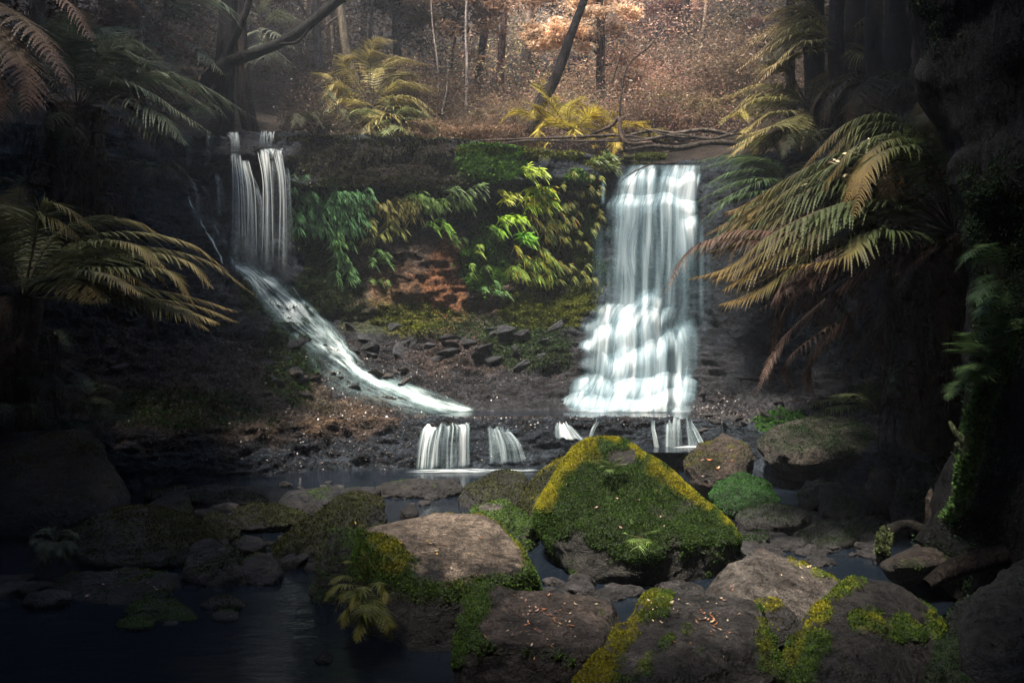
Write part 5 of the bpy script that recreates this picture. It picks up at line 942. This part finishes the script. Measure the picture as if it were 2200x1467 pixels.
A.append(tree_proto('tree', 'rusty small-leaved tree hanging into the top left corner', 60, 12.5, 5.6, 1.4, 12000, .055, (.14, .085, .065), 6, crown0=.1))
A.append(tree_proto('tree', 'dark leafy tree in the shade at the upper left', 300, 17, 7.0, 1.9, 12000, .07, DKB, 7, crown0=.05))
A.append(tree_proto('tree', 'dark leafy tree in the shade at the upper right', 1900, 15.5, 7.5, 1.8, 12000, .07, (.06, .055, .04), 8, crown0=.05))
gl = 'hazy brown leafy tree in the forest behind the falls'
P1 = tree_proto('tree', gl, 1150, 27, 9, 2.3, 14000, .10, PINK, 9, group='background forest trees'); P2 = tree_proto('tree', gl, 1340, 29, 10, 2.4, 14000, .10, GLOW_PEACH, 10, group='background forest trees'); P3 = tree_proto('tree', gl, 780, 26, 9, 2.4, 14000, .10, BRN, 11, group='background forest trees')
rr_ = random.Random(5)
for k, (px, d) in enumerate([(560,24),(640,29),(720,34),(850,31),(930,25),(980,33),(1060,38),(1120,33),(1210,25),(1230,36),(1290,33),(1400,26),(1430,34),(1520,29),(1560,24),(1620,32),(1660,26),(440,27),(500,33),(1750,28),(900,40),(1180,44),(1340,42),(1490,41),(760,43),(600,40)]):
    src = P3 if px < 900 else (P2 if 1100 < px < 1400 and rr_.random() < .7 else P1); o = copy_tree(src, gl, 'background forest trees'); o.location = ((px - 1100) / F * d, d, zhill(px, d) - .3); s = rr_.uniform(.8, 1.35); o.scale = (s, s, s); o.rotation_euler = (0, 0, rr_.uniform(0, 6.3))
# the far wood that reads as one mass
mb = MB(); r = np.random.default_rng(77); NC = 4200
cpx_ = r.uniform(200, 2000, NC); cd = r.uniform(19, 46, NC) ** 1.0; cz = np.array([zhill(a, b) for a, b in zip(cpx_, cd)]) + r.uniform(0, 1, NC) ** 1.3 * np.where(cd < 24, 2.5, 6.5)
near = np.arange(NC) < 1100; cpx_ = np.where(near, r.uniform(620, 1650, NC), cpx_); cd = np.where(near, r.uniform(16.2, 22, NC), cd); cz = np.where(near, np.array([zhill(a, b) for a, b in zip(cpx_, cd)]) + r.uniform(0, .9, NC), cz)
cx_ = (cpx_ - 1100) / F * cd; q = 95; k = np.repeat(np.arange(NC), q); sc_ = (cd / 30)[k][:, None]
p = np.stack([cx_, cd, cz], 1)[k] + r.normal(size=(NC * q, 3)) * np.array([.55, .5, .30]) * sc_
glow_w = np.exp(-((cpx_ - 1250) / 230) ** 2)[:, None]; pk_ = np.exp(-((cpx_ - 1430) / 120) ** 2)[:, None]; bse = np.array([.078, .054, .034]) * (1 - glow_w) + np.array([.56, .40, .26]) * glow_w; bse = bse * (1 - .6 * pk_) + np.array([.40, .23, .18]) * .6 * pk_  # peach centre imitates the misty glow in the leaf colours
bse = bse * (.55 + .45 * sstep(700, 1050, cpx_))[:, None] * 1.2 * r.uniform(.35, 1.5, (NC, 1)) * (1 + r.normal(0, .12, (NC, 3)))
d_ = nrm(r.normal(size=p.shape) * np.array([1, 1, .5])); e_ = nrm(np.cross(d_, r.normal(size=p.shape) * .5 + UPZ)); s_ = .058 * r.uniform(.5, 1.4, (len(p), 1)) * sc_ ** .5 * np.where(near, .62, 1)[k][:, None]
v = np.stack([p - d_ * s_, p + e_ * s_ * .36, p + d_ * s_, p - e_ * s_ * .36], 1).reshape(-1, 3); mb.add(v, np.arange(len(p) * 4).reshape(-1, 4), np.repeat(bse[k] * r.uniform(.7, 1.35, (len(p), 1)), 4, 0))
o = mb.obj('distant_forest', M_LEAF); o['kind'] = 'stuff'; o['label'] = 'hazy brown forest mass, a glow painted peach at its centre, on the hill behind the falls'; o['category'] = 'forest'
# low shrubs along the plateau
def shrub(label, px, d, rad, h, n, size, col, seed, group=None):
    r = np.random.default_rng(seed); z = zhill(px, d); b = np.array([(px - 1100) / F * d, d, z]); root = thing('shrub', label, 'shrub', b, group); mb = MB(); m2 = MB()
    for k in range(9):
        a = r.uniform(0, 6.28); e = b + np.array([math.cos(a) * rad * .7, math.sin(a) * rad * .5, h * r.uniform(.5, 1)]); tube(mb, [b, (b + e) / 2 + UPZ * .1, e], [.015, .005], (.1, .07, .05), ns=4, n=8)
    leaves(m2, b + UPZ * h * .5, (rad, rad * .6, h * .45), n, size, col, r); mb.obj('stem', M_BARK, parent=root); m2.obj('foliage', M_LEAF, parent=root); return root
shrub('twiggy pinkish-brown shrub on the plateau left of the leaning trunk', 1040, 15.6, .9, .75, 9000, .028, (.27, .17, .11), 1)
shrub('low golden-brown shrub right of the pale green ground ferns', 965, 15.2, .55, .55, 6000, .028, (.25, .16, .09), 2)
shrub('brown shrub just left of the leaning trunk base', 1110, 15.6, .5, .6, 5000, .028, (.24, .15, .09), 3)
shrub('hazy amber shrub behind the twiggy one in the centre', 1060, 18.0, 1.0, 1.1, 7000, .04, (.34, .23, .13), 4)
shrub('brownish shrub behind the logs above the big waterfall', 1420, 17.0, 1.1, 1.0, 7000, .04, (.20, .13, .08), 5)
shrub('dark shrub on the cliff top right of the twin fall', 680, 15.0, .7, .7, 6000, .03, (.07, .055, .04), 6)
shrub('dull brown undergrowth at the back of the plateau on the left', 880, 18.5, 1.6, 1.4, 9000, .045, (.16, .11, .07), 7)
shrub('hazy undergrowth at the foot of the pink bushy tree', 1560, 18.0, 1.4, 1.5, 9000, .045, (.17, .12, .08), 8)
# bare and leaning trunks
PALE = []
def stem(name, label, pts, rad, col, seed=0, cat='tree', branches=(), group=None, ns=10, rough=.18, moss=None, mossn=0, cv=.3):
    pp = [P(*q) for q in pts]; root = thing(name, label, cat, pp[0], group); mb = MB(); tube(mb, pp, rad, col, ns=ns, n=max(24, 10 * len(pts)), rough=rough, seed=seed, cvar=cv); mb.obj('trunk', M_BARK, parent=root, smooth=True)
    for b in branches:
        mb = MB(); tube(mb, [P(*q) for q in b[:-1]], b[-1], col, ns=6, rough=.15, seed=seed); mb.obj('branch', M_BARK, parent=root, smooth=True)
    if mossn:
        r = np.random.default_rng(seed); c = catmull(pp, 200); ra = np.interp(np.linspace(0, 1, 200), np.linspace(0, 1, len(rad)), rad); i = r.integers(0, 200, mossn); a = r.uniform(0, 6.28, mossn)
        Tt = nrm(np.gradient(c, axis=0))[i]; S = nrm(np.cross(Tt, [.3, .9, .2])); N_ = np.cross(S, Tt); o_ = S * np.cos(a)[:, None] + N_ * np.sin(a)[:, None]
        sel = (fbm((c[i] + o_ * ra[i][:, None]) * 3, 3, seed) > -.15); m2 = MB(); tufts(m2, (c[i] + o_ * ra[i][:, None] * .97)[sel], o_[sel], moss[1], np.tile(np.array(moss[0]), (sel.sum(), 1)) * r.uniform(.5, 1.5, (sel.sum(), 1))); m2.obj('moss', M_MOSS, parent=root)
    return root
stem('tree', 'dark slender trunk leaning right across the bright gap', [(1140,285,15.6),(1165,215,15.6),(1195,165,15.7),(1225,80,15.8),(1262,-20,16)], [.12,.13,.11,.09,.08], (.055,.042,.035), 1, branches=[[(1180,185,15.6),(1160,190,15.5),(1135,175,15.4),[.03,.01]]])
stem('tree', 'stout pale grey trunk in the haze left of the leaning one', [(1122,240,22),(1128,140,22),(1134,60,22),(1136,-30,22)], [.17,.15,.13,.12], (.30,.23,.18), 2)
stem('tree', 'thin pale sapling standing straight left of the stout pale trunk', [(1002,228,18),(1003,150,18),(1001,60,18),(1003,-20,18)], [.04,.035,.03,.03], (.42,.34,.28), 3)
stem('tree', 'thin pale sapling in front of the rust-brown tree', [(942,200,18),(940,140,18),(930,60,18),(925,-10,18)], [.02,.018,.016,.012], (.32,.25,.2), 4)
stem('tree', 'very thin twig-like sapling beside the thin pale one', [(950,240,17.5),(960,190,17.5),(962,140,17.5)], [.02,.015,.01], (.3,.24,.2), 5)
stem('tree', 'brown trunk standing behind the shrubs left of the stout pale trunk', [(1080,230,21),(1075,170,21),(1080,80,21),(1086,-40,21)], [.12,.1,.08], (.17,.11,.09), 6)
stem('tree', 'thick hazy trunk near the top centre-right', [(1272,260,24),(1276,60,24),(1278,-30,24)], [.16,.15,.14], (.11,.10,.08), 7)
stem('tree', 'bare thin dark sapling bending right beside the crooked branch', [(1330,285,15),(1335,200,15),(1350,140,15),(1395,100,15.2),(1425,60,15.4)], [.022,.02,.015,.012,.008], (.045,.035,.03), 8, branches=[[(1315,180,15),(1330,130,15),(1345,90,15),[.014,.006]]])
stem('tree', 'thick dark leaning trunk crossing the upper left to the right', [(425,195,13.2),(480,140,13.2),(560,110,13.3),(640,70,13.4),(750,-20,13.6)], [.12,.10,.085,.09,.085], (.012,.011,.010), 9, branches=[[(470,150,13.2),(500,90,13.2),(530,20,13.2),(540,-30,13.2),[.07,.05]], [(600,95,13.3),(640,90,13.2),(665,60,13.1),[.03,.02]]])
stem('tree', 'mossy slanting trunk behind the golden tree fern', [(800,250,17.4),(765,180,17.4),(745,110,17.4),(725,-40,17.5)], [.12,.11,.1,.09], (.10,.08,.055), 10)
stem('tree', 'thin pale trunk in the dark upper left', [(303,135,14),(302,60,14),(300,-20,14)], [.035,.03,.03], (.17,.14,.12), 11)
stem('tree', 'thin reddish trunk right of the thin pale one in the dark upper left', [(358,130,14.5),(359,60,14.5),(360,-20,14.5)], [.03,.028,.025], (.12,.075,.06), 12)
stem('tree', 'dark vertical trunk above the left twin fall', [(478,290,13.6),(480,200,13.6),(485,100,13.7),(492,-40,13.8)], [.2,.18,.16,.14], (.02,.017,.016), 13)
stem('tree', 'root-draped dark trunk above the right twin fall', [(545,300,13.7),(530,240,13.7),(520,130,13.8),(515,-40,13.9)], [.16,.13,.1,.09], (.028,.021,.018), 14)
for k, (x, w_, d, c_) in enumerate([(1752, .2, 14, .05), (1800, .14, 13, .06), (1842, .22, 14.5, .05), (1880, .16, 12.5, .07), (1935, .24, 12, .045), (1700, .10, 15, .07)]):
    stem('tree', ['dark straight trunk at the upper right, leftmost of the six', 'mossy trunk at the upper right under the tall tree fern', 'broad dark trunk at the upper right', 'greyish trunk with hanging ferns at the upper right', 'thick shadowed trunk next to the giant right-hand trunk', 'slim hazy trunk at the upper right'][[0, 1, 2, 3, 4, 5][k]] if k else 'dark straight trunk at the upper right behind the sweeping ferns', [(x + 6, 330, d), (x, 200, d), (x - 4, 80, d), (x, -40, d)], [w_, w_ * .9, w_ * .85, w_ * .8], (c_ * .5, c_ * .42, c_ * .36), 20 + k)
rq = random.Random(11)
for k in range(16):
    x = rq.uniform(620, 1660); d = rq.uniform(19, 31); g = rq.uniform(.5, 1.3); zt = 733 - (zhill(x, d) - .3 - CAMZ) / d * F; ln_ = rq.gauss(0, 30)
    stem('tree', 'slim bare trunk among the hazy foliage behind the falls', [(x, zt, d), (x + ln_ * .4, zt * .6, d), (x + ln_, -40, d)], [.07 * g, .055 * g, .04 * g], tuple(np.array((.17, .13, .10)) * rq.uniform(.3, 1.5)), 200 + k, group='slim trunks behind the falls', ns=7)
stem('log', 'fallen log lying across the stream above the big waterfall, topmost of the pile', [(1345,292,14.2),(1400,281,14.1),(1450,286,14.1),(1510,279,14.0),(1572,290,14.2)], [.02,.03,.028,.04,.03], (.10,.08,.065), 31, 'log')
stem('log', 'long thin fallen branch reaching left along the cliff top', [(985,305,14.6),(1080,300,14.4),(1200,296,14.2),(1320,290,14.1)], [.012,.02,.028,.03], (.075,.055,.045), 32, 'log')
stem('log', 'dark middle log of the pile above the big waterfall', [(1240,312,14.1),(1310,299,14),(1370,303,13.9),(1450,291,13.95),(1530,298,13.9),(1580,284,14)], [.012,.025,.03,.035,.03,.035], (.05,.04,.034), 33, 'log')
stem('log', 'thick lower log of the pile resting on the rock lip', [(1330,326,13.95),(1400,314,13.9),(1460,318,13.9),(1530,306,13.9),(1620,312,13.9)], [.02,.035,.05,.05,.06], (.035,.028,.023), 34, 'log')
stem('log', 'mossy log at the very edge above the big waterfall', [(1340,338,13.9),(1380,336,13.85),(1430,338,13.85)], [.05,.06,.05], (.09,.09,.035), 35, 'log', moss=((.11,.13,.03), .03), mossn=2500)
rb = random.Random(4)
for k, (x0, y0, x1, y1) in enumerate([(1180,306,1400,296), (1300,290,1480,310), (1380,276,1560,304), (1440,300,1640,292), (1420,328,1600,300), (1060,312,1250,300)]):
    stem('branch', ['thin dead branch lying along the cliff edge below the yellow fern clump', 'thin dead branch slanting down across the log pile', 'thin grey branch crossing the top of the log pile to the right', 'dead branch poking out of the right end of the log pile', 'dark branch rising from the edge of the big waterfall to the logs', 'thin dead branch on the cliff edge below the leaning trunk'][k],
         [(x0, y0, 14.0), ((x0 * 2 + x1) / 3, (y0 * 2 + y1) / 3 + rb.gauss(0, 7), 13.9), ((x0 + x1 * 2) / 3, (y0 + y1 * 2) / 3 + rb.gauss(0, 7), 13.95), (x1, y1, 14.0)], [.008, .016, .02, .012], (.06, .047, .04), 300 + k, 'branch', ns=6)
stem('branch', 'crooked bare branch hooked over the logs', [(1250,296,14.2),(1310,272,14.1),(1330,254,14.0),(1333,285,13.9),(1350,308,13.8),(1400,306,13.8)], [.025,.03,.035,.035,.035,.03], (.07,.05,.04), 36, 'branch')
stem('branch', 'thin forked twig hanging in front of the top of the big waterfall', [(1400,352,13.3),(1360,370,13.2),(1330,395,13.1),(1322,425,13.1)], [.012,.009,.007,.004], (.04,.03,.025), 37, 'branch', branches=[[(1375,362,13.2),(1352,398,13.1),(1338,440,13.1),[.007,.003]]])
# giant foreground trunk on the right with its mossy edge
mb = MB(); root = thing('tree', 'giant black trunk filling the right edge, green moss on its left side', 'tree', P(2330, 1150, 5.2))
gp = [P(2390,1250,5.2), P(2360,900,5.2), P(2330,600,5.2), P(2290,350,5.3), P(2220,100,5.4), P(2190,-120,5.5)]
tube(mb, gp, [1.15,.70,.62,.66,.72,.70], (.010,.010,.011), ns=60, n=120, rough=.22, fr=2.2, seed=3); mb.obj('trunk', M_BARK, parent=root, smooth=True)
c = catmull(gp, 300); ra = np.interp(np.linspace(0, 1, 300), np.linspace(0, 1, 6), [1.15,.70,.62,.66,.72,.70]); i = rng.integers(0, 300, 150000); a = rng.uniform(R(130), R(290), 150000)
o_ = np.stack([np.cos(a), np.sin(a), 0 * a], 1); pos = c[i] + o_ * (ra[i] * (1 + .22 * fbm((c[i] + o_ * ra[i][:, None]) * 2.2, 4, 3)))[:, None] * 1.0
sel = fbm(pos * 1.6, 4, 77) + 1.1 * (1 - np.abs(a - R(185)) / R(50)).clip(-1, 1) - .55 > rng.uniform(0, .6, len(pos))
m2 = MB(); tufts(m2, pos[sel], o_[sel], .013, np.tile(np.array([.022, .042, .016]), (sel.sum(), 1)) * rng.uniform(.4, 1.5, (sel.sum(), 1))); m2.obj('moss', M_MOSS, parent=root)
stem('mossy_root', 'twisted green mossy limb running down the right side to the creek', [(2165,700,4.85),(2140,790,4.8),(2110,860,4.8),(2090,930,4.85),(2075,1000,4.9),(2066,1060,5.0),(2050,1100,5.2),(2025,1118,5.4)], [.05,.055,.05,.045,.04,.035,.035,.03], (.05,.06,.03), 41, 'root',
     branches=[[(2085,960,5.3),(2055,930,5.35),(2040,905,5.4),[.03,.012]], [(2080,990,5.3),(2060,985,5.4),(2055,950,5.45),[.03,.02]]], moss=((.085,.155,.045), .028), mossn=9000, rough=.35)
stem('mossy_root', 'second dark root falling beside the twisted mossy limb', [(2200,820,5.5),(2170,880,5.5),(2130,960,5.5),(2110,1060,5.6)], [.06,.05,.05,.06], (.016,.016,.013), 42, 'root', moss=((.04,.065,.025), .025), mossn=3000)
stem('tree_stump', 'broken pale-tipped stump standing in the dark debris on the right', [(2003,1125,6.3),(2002,1090,6.3),(2000,1070,6.3),(1999,1048,6.3)], [.055,.045,.038,.006], (.05,.04,.034), 43, 'stump')
stem('log', 'mossy sunken log bending through the debris left of the stump', [(1895,1190,6.0),(1905,1145,6.1),(1950,1125,6.2),(2000,1140,6.1),(2060,1120,6.0)], [.04,.045,.04,.05,.05], (.011,.010,.009), 44, 'log', moss=((.06,.075,.03), .022), mossn=3500)
stem('log', 'dark rounded log lying right of the dome-shaped boulder', [(1990,1255,4.75),(2040,1225,4.8),(2100,1205,4.8),(2160,1190,4.8)], [.035,.06,.07,.06], (.014,.011,.010), 45, 'log')
boulder('boulder', 'peaked dark slab strewn with small pale leaves beneath the mossy limb',
  auto([(1865,1222),(1930,1190),(2000,1155),(2062,1124),(2100,1126),(2165,1152),(2175,1175),(2080,1200),(1990,1225)], 5.3, .6), col=(.035,.026,.022), seed=91, top=(.032,.024,.02))
stem('branch', 'bare arching twig crossing the dark hollow of the right tree fern', [(1740,380,6.9),(1830,400,6.8),(1900,420,6.7),(1980,435,6.6),(2080,425,6.5)], [.004,.007,.009,.010,.006], (.10,.075,.05), 46, 'branch')
# leaves on that twig and single fallen leaves on the stones
def leaf_geo(mb, p, d, nup, L, w_, col, curl=.25):
    s = np.linspace(0, 1, 5); d = nrm(np.array(d)); S = nrm(np.cross(d, nup)); N_ = np.cross(S, d); c = p + d * (L * (s - .5))[:, None] + N_ * (curl * L * (s - .5) ** 2)[:, None]; wd = (w_ * np.array([.1, .8, 1, .7, .05]))[:, None]
    v = np.stack([c - S * wd + N_ * wd * .3, c, c + S * wd + N_ * wd * .3], 1).reshape(-1, 3); a = (np.arange(4)[:, None] * 3 + np.arange(2)[None]).ravel(); mb.add(v, np.stack([a, a + 1, a + 4, a + 3], 1), col)
r = np.random.default_rng(9)
for (lab, pts, n, colr) in [('sprig of small orange leaves on a twig in front of the right tree fern', [(1920,400,6.6),(1950,440,6.6)], 16, (.30,.13,.05)), ('sprig of pale small leaves over the golden fronds on the right', [(1780,350,6.6),(1900,300,6.6)], 22, (.55,.45,.3)), ('sprig of pale yellowish leaves below the arching golden fronds', [(1740,410,6.6),(1880,345,6.6)], 24, (.45,.36,.2)), ('sprig of rusty leaves at the heart of the right tree fern', [(1960,330,6.6),(2030,380,6.6)], 16, (.22,.11,.06))]:
    root = thing('leafy_twig', lab, 'twig', P(*pts[0])); mb = MB(); tube(mb, [P(*q) for q in pts], [.005, .003], (.1, .07, .05), ns=4); mb.obj('stem', M_BARK, parent=root); mb = MB()
    for k in range(n):
        u = r.random(); q = P(*pts[0]) * (1 - u) + P(*pts[1]) * u + r.normal(0, .04, 3); leaf_geo(mb, q, r.normal(size=3) * [1, .6, .5], nrm(r.normal(size=3) + [0, -.8, 1]), r.uniform(.05, .09), .013, np.array(colr) * r.uniform(.6, 1.3))
    mb.obj('leaves', M_LEAF, parent=root)
lp = []
for k in range(6):
    mb = MB(); leaf_geo(mb, np.zeros(3), [1, 0, 0], np.array([0, 0, 1.0]), 1.0, .2, (1, 1, 1), curl=.5 + .2 * k); lp.append(mb)
LCOL = {'yellow': (.40, .26, .04), 'orange': (.26, .095, .03), 'brown': (.12, .06, .035), 'cream': (.38, .31, .20), 'pinkish': (.24, .14, .095)}
LM_ = {}
for cn, cv in LCOL.items():
    for k in range(3):
        mb = MB(); leaf_geo(mb, np.zeros(3), [1, 0, 0], np.array([0, 0, 1.0]), 1.0, .2, cv, curl=.5 + .3 * k); LM_[cn, k] = mb.mesh('fallen_leaf', M_LITTER)
def cast(px, py):
    d = Vector(P(px, py, 1.0)) - CAM; d.normalize(); best = None
    for b in BVHS.values():
        h = b.ray_cast(CAM, d, 30)
        if h[0] is not None and (best is None or h[3] < best[3]): best = h
    return best
def fallen(region, n, where, cols_, seed, size=(.016, .030)):
    r = np.random.default_rng(seed); x, y, rx, ry = region
    for k in range(n):
        h = cast(x + r.normal(0, rx), y + r.normal(0, ry))
        if h is None or h[1].z < .25: continue
        cn = cols_[r.integers(len(cols_))]; o = bpy.data.objects.new('fallen_leaf', LM_[cn, int(r.integers(3))]); COL.objects.link(o); o.location = h[0] + h[1] * .006
        q = h[1].to_track_quat('Z', 'Y'); q.rotate(Matrix.Rotation(0, 3, 'Z')); o.rotation_mode = 'QUATERNION'; o.rotation_quaternion = q @ Matrix.Rotation(r.uniform(0, 6.3), 3, 'Z').to_quaternion(); s = r.uniform(.55, 1.25) * r.uniform(*size) * (h[0] - CAM).length / 4.4; o.scale = (s, s, s)
        tagit(o, 'small ' + cn + ' fallen leaf on ' + where, 'leaf', 'fallen leaves on ' + where)
fallen((980,1170,80,25), 16, 'the flat-topped tan boulder', ['yellow','cream','orange'], 1)
fallen((1165,1335,35,28), 46, 'the knobbed bottom boulder', ['orange','brown','pinkish'], 2, (.015, .03)); fallen((1190,1350,60,25), 22, 'the knobbed bottom boulder', ['cream','pinkish','yellow'], 3)
fallen((1530,1325,28,35), 40, 'the hollow-topped bottom boulder', ['pinkish','cream','brown','orange'], 4, (.015, .032)); fallen((1480,1310,70,20), 12, 'the hollow-topped bottom boulder', ['cream'], 5)
fallen((2070,1155,45,14), 26, 'the peaked dark slab', ['cream','yellow','pinkish'], 6); fallen((1720,1215,50,20), 9, 'the pale ridged boulder', ['cream'], 7)
fallen((1340,1060,90,50), 12, 'the huge mossy boulder', ['brown','pinkish'], 8); fallen((1540,985,40,20), 10, 'the flat brown boulder by the ledge', ['pinkish','orange'], 9); fallen((270,1255,80,14), 16, 'the gravel-topped slab', ['pinkish','brown'], 10)

# ------------------------------------------------------------------ leaf roof added around the clearing to shade the sides and the foreground
mb = MB(); N = 130000
q = rng.uniform([-22, -12, 0], [22, 26, 1], (N * 3, 3)); x, y = q[:, 0], q[:, 1]
cxo, cyo = SUN_DIR.x / SUN_DIR.z * 8, SUN_DIR.y / SUN_DIR.z * 8
ty = y - SUN_DIR.y / SUN_DIR.z * 9.0; tx = x - SUN_DIR.x / SUN_DIR.z * 9.0      # what the light through here falls on
hw = np.interp(ty, [2.5, 4, 6, 11, 13, 16, 22, 40], [0.8, 1.4, 2.3, 3.5, 4.3, 4.7, 6.0, 9]); mx_ = np.interp(ty, [3, 7, 11, 13, 16, 20, 40], [.5, .45, .2, 0.9, 1.5, 2.2, 3.6])
hw = hw + np.where(tx < mx_, 1.7 * np.exp(-((ty - 9.8) / 2.1) ** 2), .8 * np.exp(-((ty - 7.2) / 1.2) ** 2)); rr = np.abs(tx - mx_) / hw + .25 * fbm(np.stack([x * .55, y * .55, x * 0], -1), 4, 5) + 1.5 * (1 - sstep(1.5, 4.0, ty))
rr = np.minimum(rr, np.hypot(tx - 3.05, ty - 5.6) / .42 * .85)  # small extra opening that lets sun onto the trunk ferns
keep = rng.uniform(size=len(x)) < sstep(.85, 1.35, rr)
x, y, k = x[keep], y[keep], q[keep, 2]
z = 9.2 + 3.0 * k + 1.2 * fbm(np.stack([x * .3, y * .3, x * 0], -1), 3, 8) + np.maximum(y - 13, 0) * .55
pos = np.stack([x, y, z], 1)[:N]
ns = 34000                                                   # unseen leaf ring added left, right and behind the camera to block light
a = rng.uniform(R(150), R(390), ns); rad = rng.uniform(10.5, 13.5, ns)
side = np.stack([rad * np.cos(a) * 1.05, 4 + rad * np.sin(a), rng.uniform(-.5, 10.5, ns)], 1)
side = side[(side[:, 1] < 7.5)]
pos = np.vstack([pos, side]); n = len(pos)
d = nrm(rng.normal(size=(n, 3))); e = nrm(np.cross(d, rng.normal(size=(n, 3)))); s = np.where(pos[:, 1] > 14, .55, 1.0)[:, None] * rng.uniform(.22, .40, (n, 1))
v = np.stack([pos - d * s, pos + e * s * .5, pos + d * s, pos - e * s * .5], 1).reshape(-1, 3)
cc = np.repeat(np.array([.035, .045, .022])[None] * rng.uniform(.5, 1.5, (n, 1)), 4, 0)
mb.add(v, np.arange(n * 4).reshape(-1, 4), cc)
o = mb.obj('shade_canopy', M_LEAF); o['kind'] = 'stuff'; o['label'] = 'added leafy roof shading the gully, its opening shaped for the light'; o['category'] = 'foliage'

# ------------------------------------------------------------------ the air
hz = bpy.data.meshes.new('haze'); bm = bmesh.new(); bmesh.ops.create_cube(bm, size=1); bm.to_mesh(hz); bm.free()
ho = bpy.data.objects.new('haze', hz); COL.objects.link(ho); ho.scale = (900, 900, 62); ho.location = (0, 30, 28.5); ho['kind'] = 'stuff'
m, t, o = mat_new('haze'); vp = nd(t, 'ShaderNodeVolumePrincipled'); vp.inputs['Color'].default_value = (.82, .90, 1, 1)
vp.inputs['Density'].default_value = .0023; vp.inputs['Anisotropy'].default_value = .2
t.links.new(vp.outputs[0], o.inputs['Volume']); hz.materials.append(m)
